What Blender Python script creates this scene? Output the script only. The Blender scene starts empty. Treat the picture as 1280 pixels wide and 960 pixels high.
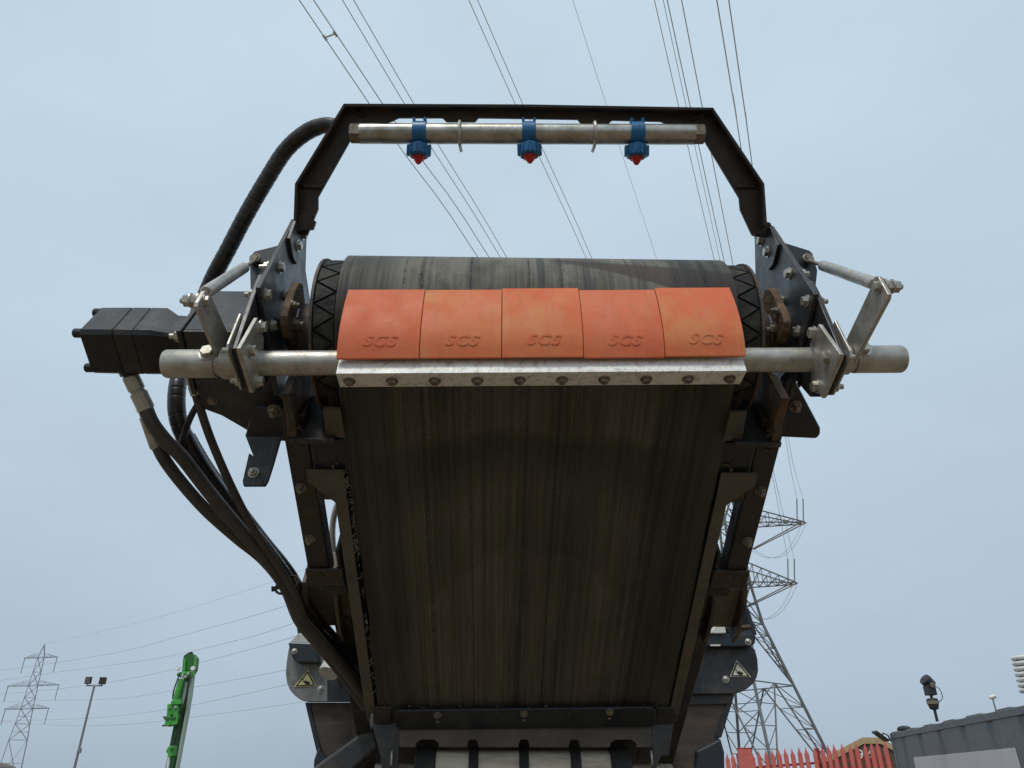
import bpy, bmesh, math, random
from mathutils import Vector, Matrix
random.seed(7)
scene = bpy.context.scene
COL = scene.collection
V = Vector

# ------------------------------------------------------------------ camera
PITCH, YAW, FPX = math.radians(27.87), math.radians(1.2), 940.0
CAM = V((0, 0, 1.6))
RGT = V((math.cos(YAW), -math.sin(YAW), 0))
FH = V((math.sin(YAW), math.cos(YAW), 0))
FWD = FH * math.cos(PITCH) + V((0, 0, math.sin(PITCH)))
UPV = -FH * math.sin(PITCH) + V((0, 0, math.cos(PITCH)))
cd = bpy.data.cameras.new('camera')
cd.sensor_width = 36.0
cd.lens = 36.0 * FPX / 1280.0
cd.clip_start, cd.clip_end = 0.05, 4000
cam = bpy.data.objects.new('camera', cd)
COL.objects.link(cam)
cam.location = CAM
cam.rotation_euler = (math.pi / 2 + PITCH, 0, -YAW)
scene.camera = cam

# ------------------------------------------------------------------ sky, sun, exposure
SUN_EL, SUN_AZ = math.radians(58), math.radians(205)     # azimuth clockwise from +Y: high, behind the camera, to the left
w = bpy.data.worlds.new("World")
scene.world = w
w.use_nodes = True
nt = w.node_tree
nt.nodes.clear()
N = nt.nodes.new
wo, bg, sky = N('ShaderNodeOutputWorld'), N('ShaderNodeBackground'), N('ShaderNodeTexSky')
sky.sky_type = 'NISHITA'
sky.sun_disc = False
sky.sun_elevation, sky.sun_rotation = SUN_EL, SUN_AZ
sky.dust_density = 2.0
tc, sep = N('ShaderNodeTexCoord'), N('ShaderNodeSeparateXYZ')
nt.links.new(tc.outputs['Generated'], sep.inputs[0])
rmp = N('ShaderNodeValToRGB')                            # high thin overcast: paler towards the zenith
nt.links.new(sep.outputs['Z'], rmp.inputs[0])
el = rmp.color_ramp.elements
el[0].position, el[0].color = 0.0, (4.0, 4.95, 6.0, 1)
el[1].position, el[1].color = 0.85, (5.9, 7.28, 8.4, 1)
for p_, c_ in ((0.08, (4.35, 5.38, 6.5, 1)), (0.26, (5.25, 6.38, 7.5, 1)), (0.48, (5.65, 6.98, 8.1, 1))):
    e_ = el.new(p_); e_.color = c_
cl = N('ShaderNodeTexNoise')
cl.inputs['Scale'].default_value = 2.2
cl.inputs['Detail'].default_value = 4
cmap = N('ShaderNodeMapping')
cmap.inputs['Scale'].default_value = (1, 1, 2.5)
nt.links.new(tc.outputs['Generated'], cmap.inputs[0])
nt.links.new(cmap.outputs[0], cl.inputs['Vector'])
cr = N('ShaderNodeMapRange')
cr.inputs['From Min'].default_value, cr.inputs['From Max'].default_value = 0.35, 0.7
cr.inputs['To Min'].default_value, cr.inputs['To Max'].default_value = 0.945, 1.045
nt.links.new(cl.outputs['Fac'], cr.inputs['Value'])
mul = N('ShaderNodeMix'); mul.data_type = 'RGBA'; mul.blend_type = 'MULTIPLY'
mul.inputs['Factor'].default_value = 1
nt.links.new(rmp.outputs[0], mul.inputs['A'])
nt.links.new(cr.outputs[0], mul.inputs['B'])
mx = N('ShaderNodeMix'); mx.data_type = 'RGBA'
mx.inputs['Factor'].default_value = 0.91
nt.links.new(sky.outputs[0], mx.inputs['A'])
nt.links.new(mul.outputs['Result'], mx.inputs['B'])
nt.links.new(mx.outputs['Result'], bg.inputs['Color'])
bg.inputs['Strength'].default_value = 0.1
nt.links.new(bg.outputs[0], wo.inputs[0])
sd = bpy.data.lights.new('sun', 'SUN')
sd.energy, sd.angle, sd.color = 1.5, math.radians(14), (1.0, 0.96, 0.9)
sun = bpy.data.objects.new('sun', sd)
COL.objects.link(sun)
sdir = V((math.sin(SUN_AZ) * math.cos(SUN_EL), math.cos(SUN_AZ) * math.cos(SUN_EL), math.sin(SUN_EL)))
sun.rotation_euler = sdir.to_track_quat('Z', 'Y').to_euler()
scene.view_settings.view_transform = 'Standard'
scene.view_settings.look = 'None'
scene.view_settings.exposure = 0.0
scene.view_settings.gamma = 1.0
scene.cycles.max_bounces = 6

# ------------------------------------------------------------------ the conveyor's own frame: x across, s down along the belt, t out of the belt
AL = math.radians(29.4)
PC = V((0.0956, 1.733, 2.658))          # centre of the head pulley
ED, EU, EX = V((0, math.cos(AL), -math.sin(AL))), V((0, math.sin(AL), math.cos(AL))), V((1, 0, 0))
CONV = Matrix.Translation(PC) @ Matrix((EX, ED, EU)).transposed().to_4x4()
R = 0.213

def c(x, s, t):
    return PC + EX * x + ED * s + EU * t

def at(px, py, k, v):
    """survey point: where the sight line through a pixel of the photograph meets a known plane of the place"""
    r = RGT * ((px - 640) / FPX) + UPV * ((480 - py) / FPX) + FWD
    if k == 'D':
        return CAM + r * v
    n, d = {'x': (EX, v + PC.x), 'y': (V((0, 1, 0)), v), 'z': (V((0, 0, 1)), v), 's': (ED, v + PC.dot(ED)), 't': (EU, v + PC.dot(EU))}[k]
    return CAM + r * ((d - CAM.dot(n)) / r.dot(n))

def mir(p):
    return V((2 * PC.x - p.x, p.y, p.z))

def sgn(p, sg):
    return p if sg > 0 else mir(p)

# ------------------------------------------------------------------ materials
def M(name, base, rough=0.5, metal=0.0, layers=(), bump=None, rvar=0.12, spec=0.5, coat=0):
    """layers: (scale xyz or number, colour, low, high, strength)"""
    m = bpy.data.materials.new(name)
    m.use_nodes = True
    t = m.node_tree
    b = t.nodes['Principled BSDF']
    n = t.nodes.new
    L = t.links.new
    co, oi, add = n('ShaderNodeTexCoord'), n('ShaderNodeObjectInfo'), n('ShaderNodeVectorMath')
    mulr = n('ShaderNodeMath'); mulr.operation = 'MULTIPLY'; mulr.inputs[1].default_value = 17.0
    L(oi.outputs['Random'], mulr.inputs[0])
    L(co.outputs['Object'], add.inputs[0]); L(mulr.outputs[0], add.inputs[1])
    prev = None
    for i, (sc, colr, lo, hi, st) in enumerate(layers):
        mp, nz, rg, mix = n('ShaderNodeMapping'), n('ShaderNodeTexNoise'), n('ShaderNodeMapRange'), n('ShaderNodeMix')
        mp.inputs['Scale'].default_value = sc if isinstance(sc, tuple) else (sc, sc, sc)
        mp.inputs['Location'].default_value = (i * 3.1, i * 1.7, i * 5.3)
        nz.inputs['Scale'].default_value = 1.0
        nz.inputs['Detail'].default_value = 8
        nz.inputs['Roughness'].default_value = 0.65
        rg.inputs['From Min'].default_value, rg.inputs['From Max'].default_value = lo, hi
        rg.inputs['To Max'].default_value = st
        mix.data_type = 'RGBA'
        L(add.outputs[0], mp.inputs[0]); L(mp.outputs[0], nz.inputs['Vector']); L(nz.outputs['Fac'], rg.inputs['Value'])
        L(rg.outputs[0], mix.inputs['Factor'])
        if prev is None:
            mix.inputs['A'].default_value = (*base, 1)
        else:
            L(prev, mix.inputs['A'])
        mix.inputs['B'].default_value = (*colr, 1)
        prev = mix.outputs['Result']
    if prev is None:
        b.inputs['Base Color'].default_value = (*base, 1)
    else:
        L(prev, b.inputs['Base Color'])
    b.inputs['Metallic'].default_value = metal
    b.inputs['Specular IOR Level'].default_value = spec if not name.startswith('orange') else 0.3
    nr, rr = n('ShaderNodeTexNoise'), n('ShaderNodeMapRange')
    nr.inputs['Scale'].default_value = 14
    nr.inputs['Detail'].default_value = 6
    L(add.outputs[0], nr.inputs['Vector']); L(nr.outputs['Fac'], rr.inputs['Value'])
    rr.inputs['From Min'].default_value, rr.inputs['From Max'].default_value = 0.3, 0.7
    rr.inputs['To Min'].default_value, rr.inputs['To Max'].default_value = max(0.05, rough - rvar), min(1, rough + rvar)
    L(rr.outputs[0], b.inputs['Roughness'])
    if bump:
        sc, strength, dist = bump
        bm_, bn, mp = n('ShaderNodeBump'), n('ShaderNodeTexNoise'), n('ShaderNodeMapping')
        mp.inputs['Scale'].default_value = sc if isinstance(sc, tuple) else (sc, sc, sc)
        bn.inputs['Scale'].default_value = 1
        bn.inputs['Detail'].default_value = 5
        L(add.outputs[0], mp.inputs[0]); L(mp.outputs[0], bn.inputs['Vector']); L(bn.outputs['Fac'], bm_.inputs['Height'])
        bm_.inputs['Strength'].default_value = strength
        bm_.inputs['Distance'].default_value = dist
        L(bm_.outputs[0], b.inputs['Normal'])
    return m

DUST = (0.16, 0.125, 0.09)
RUST = (0.13, 0.055, 0.025)
MT = {
 'paint': M('graphite paint', (0.022, 0.022, 0.023), 0.42, 0, [(9, DUST, 0.5, 0.8, 0.55), ((60, 60, 14), DUST, 0.55, 0.75, 0.35), (26, RUST, 0.66, 0.74, 0.7)], (80, 0.12, 0.002)),
 'clean': M('clean graphite paint', (0.026, 0.026, 0.0275), 0.4, 0, [(12, DUST, 0.5, 0.8, 0.4), (34, (0.095, 0.09, 0.085), 0.55, 0.68, 0.6), (70, (0.2, 0.2, 0.2), 0.68, 0.75, 0.5)], (120, 0.08, 0.001)),
 'navy': M('blue black paint', (0.013, 0.017, 0.022), 0.4, 0, [(14, DUST, 0.58, 0.8, 0.35)], (70, 0.1, 0.002)),
 'dusty': M('dust coated paint', (0.072, 0.062, 0.05), 0.6, 0, [(8, (0.15, 0.115, 0.08), 0.4, 0.75, 0.7), (40, (0.03, 0.03, 0.03), 0.6, 0.75, 0.6)], (90, 0.2, 0.002)),
 'dustrust': M('dust and rust stained beam', (0.017, 0.0155, 0.014), 0.55, 0, [(7, (0.05, 0.034, 0.021), 0.42, 0.7, 0.8), (18, (0.10, 0.05, 0.026), 0.58, 0.72, 0.7), (45, (0.02, 0.018, 0.016), 0.6, 0.7, 0.7)], (60, 0.4, 0.003)),
 'dusttan': M('dust caked steel', (0.15, 0.12, 0.092), 0.65, 0, [(10, (0.07, 0.055, 0.042), 0.45, 0.7, 0.7), (34, (0.2, 0.165, 0.125), 0.55, 0.7, 0.6)], (80, 0.3, 0.003)),
 'rustbrown': M('flaking brown rust', (0.10, 0.06, 0.032), 0.75, 0, [(18, (0.19, 0.11, 0.055), 0.42, 0.6, 0.85), (40, (0.04, 0.026, 0.017), 0.55, 0.68, 0.8), (90, (0.26, 0.17, 0.10), 0.62, 0.72, 0.6)], (70, 0.8, 0.006)),
 'mud': M('caked brown dirt', (0.085, 0.058, 0.036), 0.9, 0, [(30, (0.13, 0.085, 0.05), 0.45, 0.65, 0.8), (60, (0.04, 0.028, 0.02), 0.55, 0.7, 0.7)], (200, 0.5, 0.003)),
 'lug': M('scuffed paint with glare', (0.20, 0.20, 0.197), 0.4, 0, [(16, (0.09, 0.088, 0.085), 0.48, 0.62, 0.8), (28, (0.3, 0.29, 0.275), 0.58, 0.7, 0.7), (9, DUST, 0.55, 0.8, 0.4)], (70, 0.15, 0.002)),  # glare on the left lug is painted in as a lighter base grey
 'rusty': M('rusted painted steel', (0.034, 0.03, 0.027), 0.62, 0, [(10, (0.13, 0.072, 0.036), 0.40, 0.6, 0.9), (30, (0.21, 0.135, 0.08), 0.58, 0.72, 0.7), (16, (0.02, 0.018, 0.016), 0.6, 0.7, 0.8)], (60, 0.5, 0.004)),
 'archp': M('weathered dark steel', (0.014, 0.0125, 0.0115), 0.5, 0.0, [(7, (0.06, 0.04, 0.028), 0.42, 0.66, 0.75), (22, (0.11, 0.05, 0.03), 0.6, 0.72, 0.6), (90, (0.2, 0.18, 0.16), 0.7, 0.76, 0.5)], (60, 0.25, 0.002)),
 'galvpipe': M('bright galvanised pipe', (0.47, 0.46, 0.415), 0.32, 0.85, [(30, (0.30, 0.275, 0.22), 0.42, 0.66, 0.85), ((14, 60, 60), (0.14, 0.11, 0.08), 0.62, 0.75, 0.8)], (70, 0.25, 0.002), 0.1),
 'galv': M('galvanised steel', (0.50, 0.48, 0.43), 0.46, 0.7, [(16, (0.33, 0.30, 0.245), 0.42, 0.66, 0.85), (42, (0.2, 0.18, 0.15), 0.58, 0.68, 0.6), ((14, 70, 70), (0.12, 0.1, 0.08), 0.61, 0.72, 0.75), (160, (0.7, 0.69, 0.66), 0.55, 0.75, 0.5)], (55, 0.3, 0.002), 0.15),
 'galvbar': M('flaking galvanised steel', (0.82, 0.81, 0.755), 0.5, 0.1, [(60, (0.46, 0.44, 0.39), 0.5, 0.64, 0.8), (170, (0.88, 0.88, 0.84), 0.52, 0.68, 0.6), (22, (0.2, 0.16, 0.12), 0.62, 0.75, 0.6)], (130, 0.6, 0.003)),
 'zinc': M('zinc plated bolt', (0.5, 0.48, 0.42), 0.4, 0.75, [(60, (0.3, 0.24, 0.17), 0.45, 0.7, 0.7)], (150, 0.2, 0.001)),
 'oldbolt': M('rusty bolt', (0.27, 0.235, 0.185), 0.55, 0.5, [(60, (0.12, 0.08, 0.05), 0.45, 0.65, 0.8)], (150, 0.3, 0.001)),
 'hose': M('black hose rubber', (0.014, 0.014, 0.015), 0.36, 0, [((30, 30, 30), (0.10, 0.075, 0.05), 0.45, 0.75, 0.55)], (60, 0.2, 0.002)),
 'dusthose': M('dusty hose rubber', (0.055, 0.045, 0.036), 0.62, 0, [((24, 24, 24), (0.02, 0.02, 0.02), 0.5, 0.7, 0.7), (70, (0.17, 0.13, 0.09), 0.58, 0.75, 0.5)], (80, 0.3, 0.002)),
 'rubber': M('pulley lagging rubber', (0.018, 0.0175, 0.016), 0.6, 0, [(14, (0.10, 0.09, 0.066), 0.46, 0.7, 0.7), (40, (0.014, 0.013, 0.012), 0.52, 0.66, 0.8)], (60, 0.6, 0.004), spec=0.2),
 'blackr': M('worn black rubber', (0.015, 0.014, 0.013), 0.65, 0, [(20, (0.06, 0.05, 0.04), 0.5, 0.75, 0.6)], (50, 0.3, 0.003)),
 'blue': M('blue plastic', (0.008, 0.13, 0.31), 0.42, 0, [(40, (0.02, 0.07, 0.13), 0.5, 0.66, 0.7), (70, (0.22, 0.24, 0.25), 0.6, 0.74, 0.5)], (90, 0.1, 0.001)),
 'red': M('red plastic', (0.55, 0.018, 0.014), 0.35, 0, [(50, (0.3, 0.02, 0.02), 0.5, 0.7, 0.5)]),
 'motor': M('black motor casting', (0.011, 0.011, 0.012), 0.42, 0, [(70, (0.16, 0.15, 0.14), 0.66, 0.76, 0.6), (9, (0.09, 0.072, 0.055), 0.52, 0.75, 0.5), (22, (0.006, 0.006, 0.006), 0.55, 0.65, 0.7)], (260, 0.22, 0.002)),
 'roller': M('off white roller sleeve', (0.66, 0.60, 0.47), 0.5, 0, [((6, 30, 30), (0.28, 0.19, 0.11), 0.45, 0.75, 0.8)], (40, 0.1, 0.002)),
 'chute': M('worn brown chute plate', (0.055, 0.04, 0.03), 0.55, 0.2, [((8, 8, 30), (0.12, 0.085, 0.06), 0.45, 0.75, 0.8), (40, (0.1, 0.045, 0.025), 0.62, 0.72, 0.7)], (60, 0.25, 0.002)),
 'offwhite': M('off white paint', (0.5, 0.5, 0.46), 0.5, 0, [(20, (0.25, 0.22, 0.18), 0.5, 0.7, 0.7)], (60, 0.2, 0.002)),
 'sticker': M('white sticker', (0.7, 0.68, 0.62), 0.5, 0, [(60, (0.4, 0.36, 0.3), 0.55, 0.7, 0.5)]),
 'yellow': M('pale yellow sticker', (0.85, 0.76, 0.34), 0.45, 0, [(70, (0.45, 0.38, 0.2), 0.55, 0.7, 0.4)]),
 'ivory': M('ivory sticker', (0.82, 0.76, 0.58), 0.45, 0, [(70, (0.4, 0.34, 0.24), 0.55, 0.7, 0.4)]),
 'black': M('black print', (0.012, 0.012, 0.012), 0.5),
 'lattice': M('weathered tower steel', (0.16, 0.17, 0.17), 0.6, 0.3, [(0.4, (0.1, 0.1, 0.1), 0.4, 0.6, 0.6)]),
 'farlattice': M('haze paled galvanised steel', (0.25, 0.26, 0.28), 0.6, 0.3, [(0.3, (0.18, 0.19, 0.2), 0.4, 0.6, 0.6)]),  # distance haze put into the colour: paler than the near tower
 'wire': M('aluminium cable', (0.62, 0.625, 0.63), 0.6, 0.3, [(0.2, (0.5, 0.505, 0.51), 0.4, 0.6, 0.5)]),
 'glassins': M('insulator porcelain', (0.3, 0.3, 0.3), 0.3, 0, [(3, (0.2, 0.2, 0.2), 0.4, 0.6, 0.5)]),
 'green': M('green machine paint', (0.07, 0.37, 0.05), 0.38, 0, [(2.5, (0.03, 0.2, 0.03), 0.45, 0.7, 0.7), (9, (0.02, 0.08, 0.02), 0.62, 0.72, 0.5)]),
 'darkgreen': M('deep green frame paint', (0.02, 0.15, 0.022), 0.5, 0, [(3, (0.012, 0.02, 0.012), 0.4, 0.7, 0.6)]),
 'palegrn': M('pale grey green steel', (0.33, 0.40, 0.34), 0.5, 0, [(3, (0.25, 0.32, 0.26), 0.4, 0.7, 0.5)]),
 'pole': M('grey pole', (0.24, 0.25, 0.26), 0.5, 0.3, [(4, (0.16, 0.165, 0.17), 0.4, 0.7, 0.6)]),
 'lampglass': M('floodlight glass', (0.10, 0.09, 0.07), 0.2, 0, [(9, (0.2, 0.17, 0.1), 0.45, 0.7, 0.7)]),
 'white': M('white paint', (0.74, 0.74, 0.72), 0.45, 0, [(6, (0.55, 0.54, 0.5), 0.5, 0.75, 0.5)]),
 'fence': M('sun faded red fence paint', (0.62, 0.14, 0.11), 0.55, 0, [(3, (0.52, 0.09, 0.07), 0.4, 0.7, 0.6), (14, (0.66, 0.25, 0.21), 0.55, 0.7, 0.5)]),
 'rail': M('deep red rail paint', (0.25, 0.018, 0.018), 0.5, 0, [(5, (0.16, 0.02, 0.02), 0.4, 0.7, 0.6)]),
 'tan': M('tan roof trim', (0.47, 0.34, 0.18), 0.6, 0, [(1.2, (0.38, 0.27, 0.15), 0.4, 0.7, 0.6)]),
 'cladding': M('brown cladding', (0.075, 0.062, 0.038), 0.65, 0, [(1.4, (0.1, 0.085, 0.055), 0.4, 0.7, 0.6)]),
 'signgreen': M('dark green sign', (0.012, 0.05, 0.045), 0.5),
 'cont': M('slate grey container paint', (0.125, 0.14, 0.147), 0.55, 0, [(1.5, (0.12, 0.134, 0.143), 0.4, 0.7, 0.8), ((9, 9, 0.8), (0.06, 0.07, 0.075), 0.6, 0.75, 0.6)], (8, 0.1, 0.01)),
 'board': M('pale grey board', (0.55, 0.55, 0.55), 0.5, 0, [(1.1, (0.48, 0.48, 0.48), 0.4, 0.7, 0.7)]),
 'dark': M('black device housing', (0.022, 0.021, 0.022), 0.45, 0, [(12, (0.06, 0.05, 0.045), 0.5, 0.7, 0.5)]),
 'porcelain': M('off white porcelain', (0.74, 0.73, 0.67), 0.35, 0, [(9, (0.34, 0.33, 0.28), 0.5, 0.7, 0.7)]),
 'shed': M('grey beige roof sheet', (0.24, 0.235, 0.225), 0.65, 0, [(1.2, (0.17, 0.17, 0.165), 0.4, 0.7, 0.6)]),
 'ground': M('compacted stone dust', (0.2, 0.142, 0.085), 0.9, 0, [(0.35, (0.13, 0.098, 0.063), 0.4, 0.65, 0.8), (4, (0.245, 0.19, 0.13), 0.5, 0.7, 0.6)], (9, 0.5, 0.02)),
 'thread': M('frayed belt fabric', (0.36, 0.33, 0.27), 0.8),
 'chrome': M('polished steel tube', (0.6, 0.6, 0.58), 0.25, 0.9, [(20, (0.35, 0.33, 0.3), 0.5, 0.7, 0.6)]),
}

def belt_material():
    m = bpy.data.materials.new('worn conveyor belt rubber')
    m.use_nodes = True
    t = m.node_tree
    b = t.nodes['Principled BSDF']
    n = t.nodes.new
    L = t.links.new
    co = n('ShaderNodeTexCoord')
    def noise(scale, detail=6, loc=(0, 0, 0), rough=0.6, dist=0):
        mp, nz = n('ShaderNodeMapping'), n('ShaderNodeTexNoise')
        mp.inputs['Scale'].default_value = scale
        mp.inputs['Location'].default_value = loc
        nz.inputs['Scale'].default_value = 1
        nz.inputs['Detail'].default_value = detail
        nz.inputs['Roughness'].default_value = rough
        nz.inputs['Distortion'].default_value = dist
        L(co.outputs['Object'], mp.inputs[0]); L(mp.outputs[0], nz.inputs['Vector'])
        return nz.outputs['Fac']
    def rng(v, a, b_, c_=0, d=1):
        r = n('ShaderNodeMapRange')
        for k, x in zip(('From Min', 'From Max', 'To Min', 'To Max'), (a, b_, c_, d)):
            r.inputs[k].default_value = x
        L(v, r.inputs['Value'])
        return r.outputs[0]
    def mix(f, A, B):
        x = n('ShaderNodeMix'); x.data_type = 'RGBA'
        L(f, x.inputs['Factor'])
        for s_, val in (('A', A), ('B', B)):
            if isinstance(val, tuple): x.inputs[s_].default_value = (*val, 1)
            else: L(val, x.inputs[s_])
        return x.outputs['Result']
    def mth(op, a, b_=None):
        x = n('ShaderNodeMath'); x.operation = op
        for i, val in enumerate((a, b_)):
            if val is None: continue
            if isinstance(val, (int, float)): x.inputs[i].default_value = val
            else: L(val, x.inputs[i])
        return x.outputs[0]
    sepx = n('ShaderNodeSeparateXYZ')
    L(co.outputs['Object'], sepx.inputs[0])
    X = sepx.outputs['X']
    broad = noise((7, 0.4, 0.4), 4)
    streak = noise((95, 0.7, 0.7), 8, (3, 1, 2))
    fine = noise((260, 3.0, 3.0), 6, (1, 5, 2))
    colr = mix(rng(broad, 0.36, 0.62), (0.042, 0.038, 0.031), (0.105, 0.094, 0.072))
    colr = mix(rng(streak, 0.44, 0.66, 0, 0.6), colr, (0.018, 0.0175, 0.017))
    colr = mix(rng(fine, 0.56, 0.74, 0, 0.4), colr, (0.22, 0.2, 0.155))
    patch = noise((16, 1.0, 1.0), 6, (2, 9, 4), 0.6, 0.4)
    colr = mix(rng(patch, 0.5, 0.66, 0, 0.3), colr, (0.15, 0.132, 0.098))
    dust = noise((9, 5, 5), 8, (7, 2, 1))
    colr = mix(rng(dust, 0.5, 0.74, 0, 0.4), colr, (0.12, 0.1, 0.07))
    # damp smears: two curved tide marks on the return side
    S, T = sepx.outputs['Y'], sepx.outputs['Z']
    wob = mth('MULTIPLY', mth('SUBTRACT', noise((4, 4, 4), 4, (4, 1, 0)), 0.5), 0.13)
    X2 = mth('MULTIPLY', X, X)
    und = rng(T, -0.17, -0.2, 0, 1)
    def tide(s0, k0, s1, k1, lo, hi, st):
        a = mth('ADD', mth('SUBTRACT', S, mth('ADD', mth('MULTIPLY', X2, k0), s0)), wob)
        b_ = mth('ADD', mth('SUBTRACT', mth('ADD', mth('MULTIPLY', X2, k1), s1), S), wob)
        m_ = mth('MULTIPLY', rng(a, 0, lo, 0, 1), rng(b_, 0, hi, 0, 1))
        return mth('MULTIPLY', mth('MULTIPLY', m_, und), st)
    colr = mix(mth('MULTIPLY', tide(0.15, 0.25, 0.36, 1.5, 0.045, 0.17, 0.55), rng(mth('ABSOLUTE', X), 0.3, 0.46, 1, 0)), colr, (0.012, 0.0105, 0.009))
    colr = mix(tide(0.36, 1.3, 0.60, 2.6, 0.16, 0.035, 0.22), colr, (0.014, 0.012, 0.010))
    colr = mix(tide(0.86, -0.2, 1.04, 0.6, 0.05, 0.2, 0.16), colr, (0.014, 0.012, 0.010))
    front = rng(S, -0.15, -0.17, 0, 1)
    pale = mth('MULTIPLY', front, rng(noise((10, 6, 6), 5, (5, 5, 1)), 0.4, 0.6, 0.1, 0.75))
    colr = mix(pale, colr, (0.20, 0.19, 0.15))
    colr = mix(mth('MULTIPLY', front, rng(noise((55, 2, 2), 6, (1, 2, 7)), 0.5, 0.62, 0, 0.7)), colr, (0.04, 0.04, 0.042))
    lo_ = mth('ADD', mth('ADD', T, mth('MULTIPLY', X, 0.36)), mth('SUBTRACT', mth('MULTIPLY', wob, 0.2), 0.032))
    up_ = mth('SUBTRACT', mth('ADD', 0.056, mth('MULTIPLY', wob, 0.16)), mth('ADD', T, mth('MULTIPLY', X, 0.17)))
    wedge = mth('MULTIPLY', mth('MULTIPLY', rng(lo_, 0.0, 0.005, 0, 1), rng(up_, 0.0, 0.012, 0, 1)), mth('MULTIPLY', rng(X, 0.02, 0.05, 0, 1), front))  # brown diagonal wedge on the right of the wrap
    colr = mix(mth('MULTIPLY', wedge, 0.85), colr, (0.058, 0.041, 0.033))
    # cleaner, darker rubber towards both edges
    ax = mth('ABSOLUTE', X)
    colr = mix(rng(ax, 0.33, 0.37, 0, 0.5), colr, (0.02, 0.02, 0.0195))
    # pitted wear lines that run with the belt
    pit = noise((260, 90, 90), 3, (0, 0, 0), 0.5)
    pm = None
    for x0, wd in ((-0.285, .006), (-0.165, .003), (-0.02, .003), (0.06, .004), (0.345, .007), (0.42, .006), (0.10, .0015), (-0.33, .002)):
        d = mth('ABSOLUTE', mth('SUBTRACT', X, x0))
        band = rng(d, 0.0, wd * 1.6, 1, 0)
        pm = band if pm is None else mth('MAXIMUM', pm, band)
    pf = mth('MULTIPLY', pm, rng(pit, 0.42, 0.6, 0.15, 1))
    colr = mix(pf, colr, (0.016, 0.014, 0.012))
    L(colr, b.inputs['Base Color'])
    L(rng(streak, 0.3, 0.7, 0.5, 0.75), b.inputs['Roughness'])
    b.inputs['Specular IOR Level'].default_value = 0.3
    h = mth('SUBTRACT', mth('MULTIPLY', streak, 0.5), mth('MULTIPLY', pf, 1.2))
    bp = n('ShaderNodeBump')
    bp.inputs['Strength'].default_value = 0.5
    bp.inputs['Distance'].default_value = 0.003
    L(h, bp.inputs['Height'])
    L(bp.outputs[0], b.inputs['Normal'])
    return m
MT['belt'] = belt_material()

def blade_material():
    return M('orange polyurethane', (0.72, 0.20, 0.075), 0.6, 0,
             [(6, (0.70, 0.135, 0.055), 0.38, 0.66, 0.8), (9, (0.68, 0.29, 0.115), 0.46, 0.68, 0.8), ((90, 10, 10), (0.5, 0.18, 0.08), 0.52, 0.72, 0.5), (22, (0.42, 0.22, 0.11), 0.58, 0.74, 0.5), (240, (0.2, 0.08, 0.04), 0.69, 0.75, 0.7)], (45, 0.3, 0.003), 0.12)
MT['orange'] = blade_material()
MT['orangered'] = M('orange red polyurethane', (0.72, 0.18, 0.073), 0.6, 0,
    [(7, (0.68, 0.135, 0.06), 0.38, 0.66, 0.8), (10, (0.68, 0.22, 0.105), 0.5, 0.7, 0.7), ((90, 10, 10), (0.5, 0.15, 0.08), 0.52, 0.72, 0.5), (26, (0.42, 0.2, 0.11), 0.58, 0.74, 0.5), (240, (0.2, 0.08, 0.04), 0.69, 0.75, 0.7)], (45, 0.3, 0.003), 0.12)

# ------------------------------------------------------------------ mesh helpers
class MB:
    def __init__(self):
        self.v, self.f = [], []
    def prism(self, pts, ext):
        n, b = len(pts), len(self.v)
        self.v += [V(p) for p in pts] + [V(p) + ext for p in pts]
        self.f += [list(range(b, b + n))[::-1], list(range(b + n, b + 2 * n))]
        self.f += [[b + i, b + (i + 1) % n, b + n + (i + 1) % n, b + n + i] for i in range(n)]
        return self
    def box(self, p, ax, ay, az):
        return self.prism([p, p + ax, p + ax + ay, p + ay], az)
    def cbox(self, x0, x1, s0, s1, t0, t1):
        return self.box(c(x0, s0, t0), EX * (x1 - x0), ED * (s1 - s0), EU * (t1 - t0))
    def wbox(self, x0, x1, y0, y1, z0, z1):
        return self.box(V((x0, y0, z0)), V((x1 - x0, 0, 0)), V((0, y1 - y0, 0)), V((0, 0, z1 - z0)))
    def tube(self, pts, r, seg=10, caps=True):
        pts = [V(p) for p in pts]
        n, b = len(pts), len(self.v)
        rs = r if isinstance(r, (list, tuple)) else [r] * n
        t0 = (pts[1] - pts[0]).normalized()
        u = t0.orthogonal().normalized()
        for i, p in enumerate(pts):
            t = (pts[min(i + 1, n - 1)] - pts[max(i - 1, 0)])
            t = t.normalized() if t.length > 1e-9 else t0
            u = (u - t * u.dot(t)).normalized()
            w_ = t.cross(u)
            for k in range(seg):
                a = 2 * math.pi * k / seg
                self.v.append(p + (u * math.cos(a) + w_ * math.sin(a)) * rs[i])
        for i in range(n - 1):
            for k in range(seg):
                self.f.append([b + i * seg + k, b + i * seg + (k + 1) % seg, b + (i + 1) * seg + (k + 1) % seg, b + (i + 1) * seg + k])
        if caps:
            self.f.append([b + k for k in range(seg)][::-1])
            self.f.append([b + (n - 1) * seg + k for k in range(seg)])
        return self
    def lathe(self, p, d, prof, seg=20):
        """prof: (distance along d, radius)"""
        d = V(d).normalized()
        u = d.orthogonal().normalized()
        w_ = d.cross(u)
        b, n = len(self.v), len(prof)
        for h, r in prof:
            for k in range(seg):
                a = 2 * math.pi * k / seg
                self.v.append(V(p) + d * h + (u * math.cos(a) + w_ * math.sin(a)) * r)
        for i in range(n - 1):
            for k in range(seg):
                self.f.append([b + i * seg + k, b + i * seg + (k + 1) % seg, b + (i + 1) * seg + (k + 1) % seg, b + (i + 1) * seg + k])
        self.f.append([b + k for k in range(seg)][::-1])
        self.f.append([b + (n - 1) * seg + k for k in range(seg)])
        return self

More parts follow.
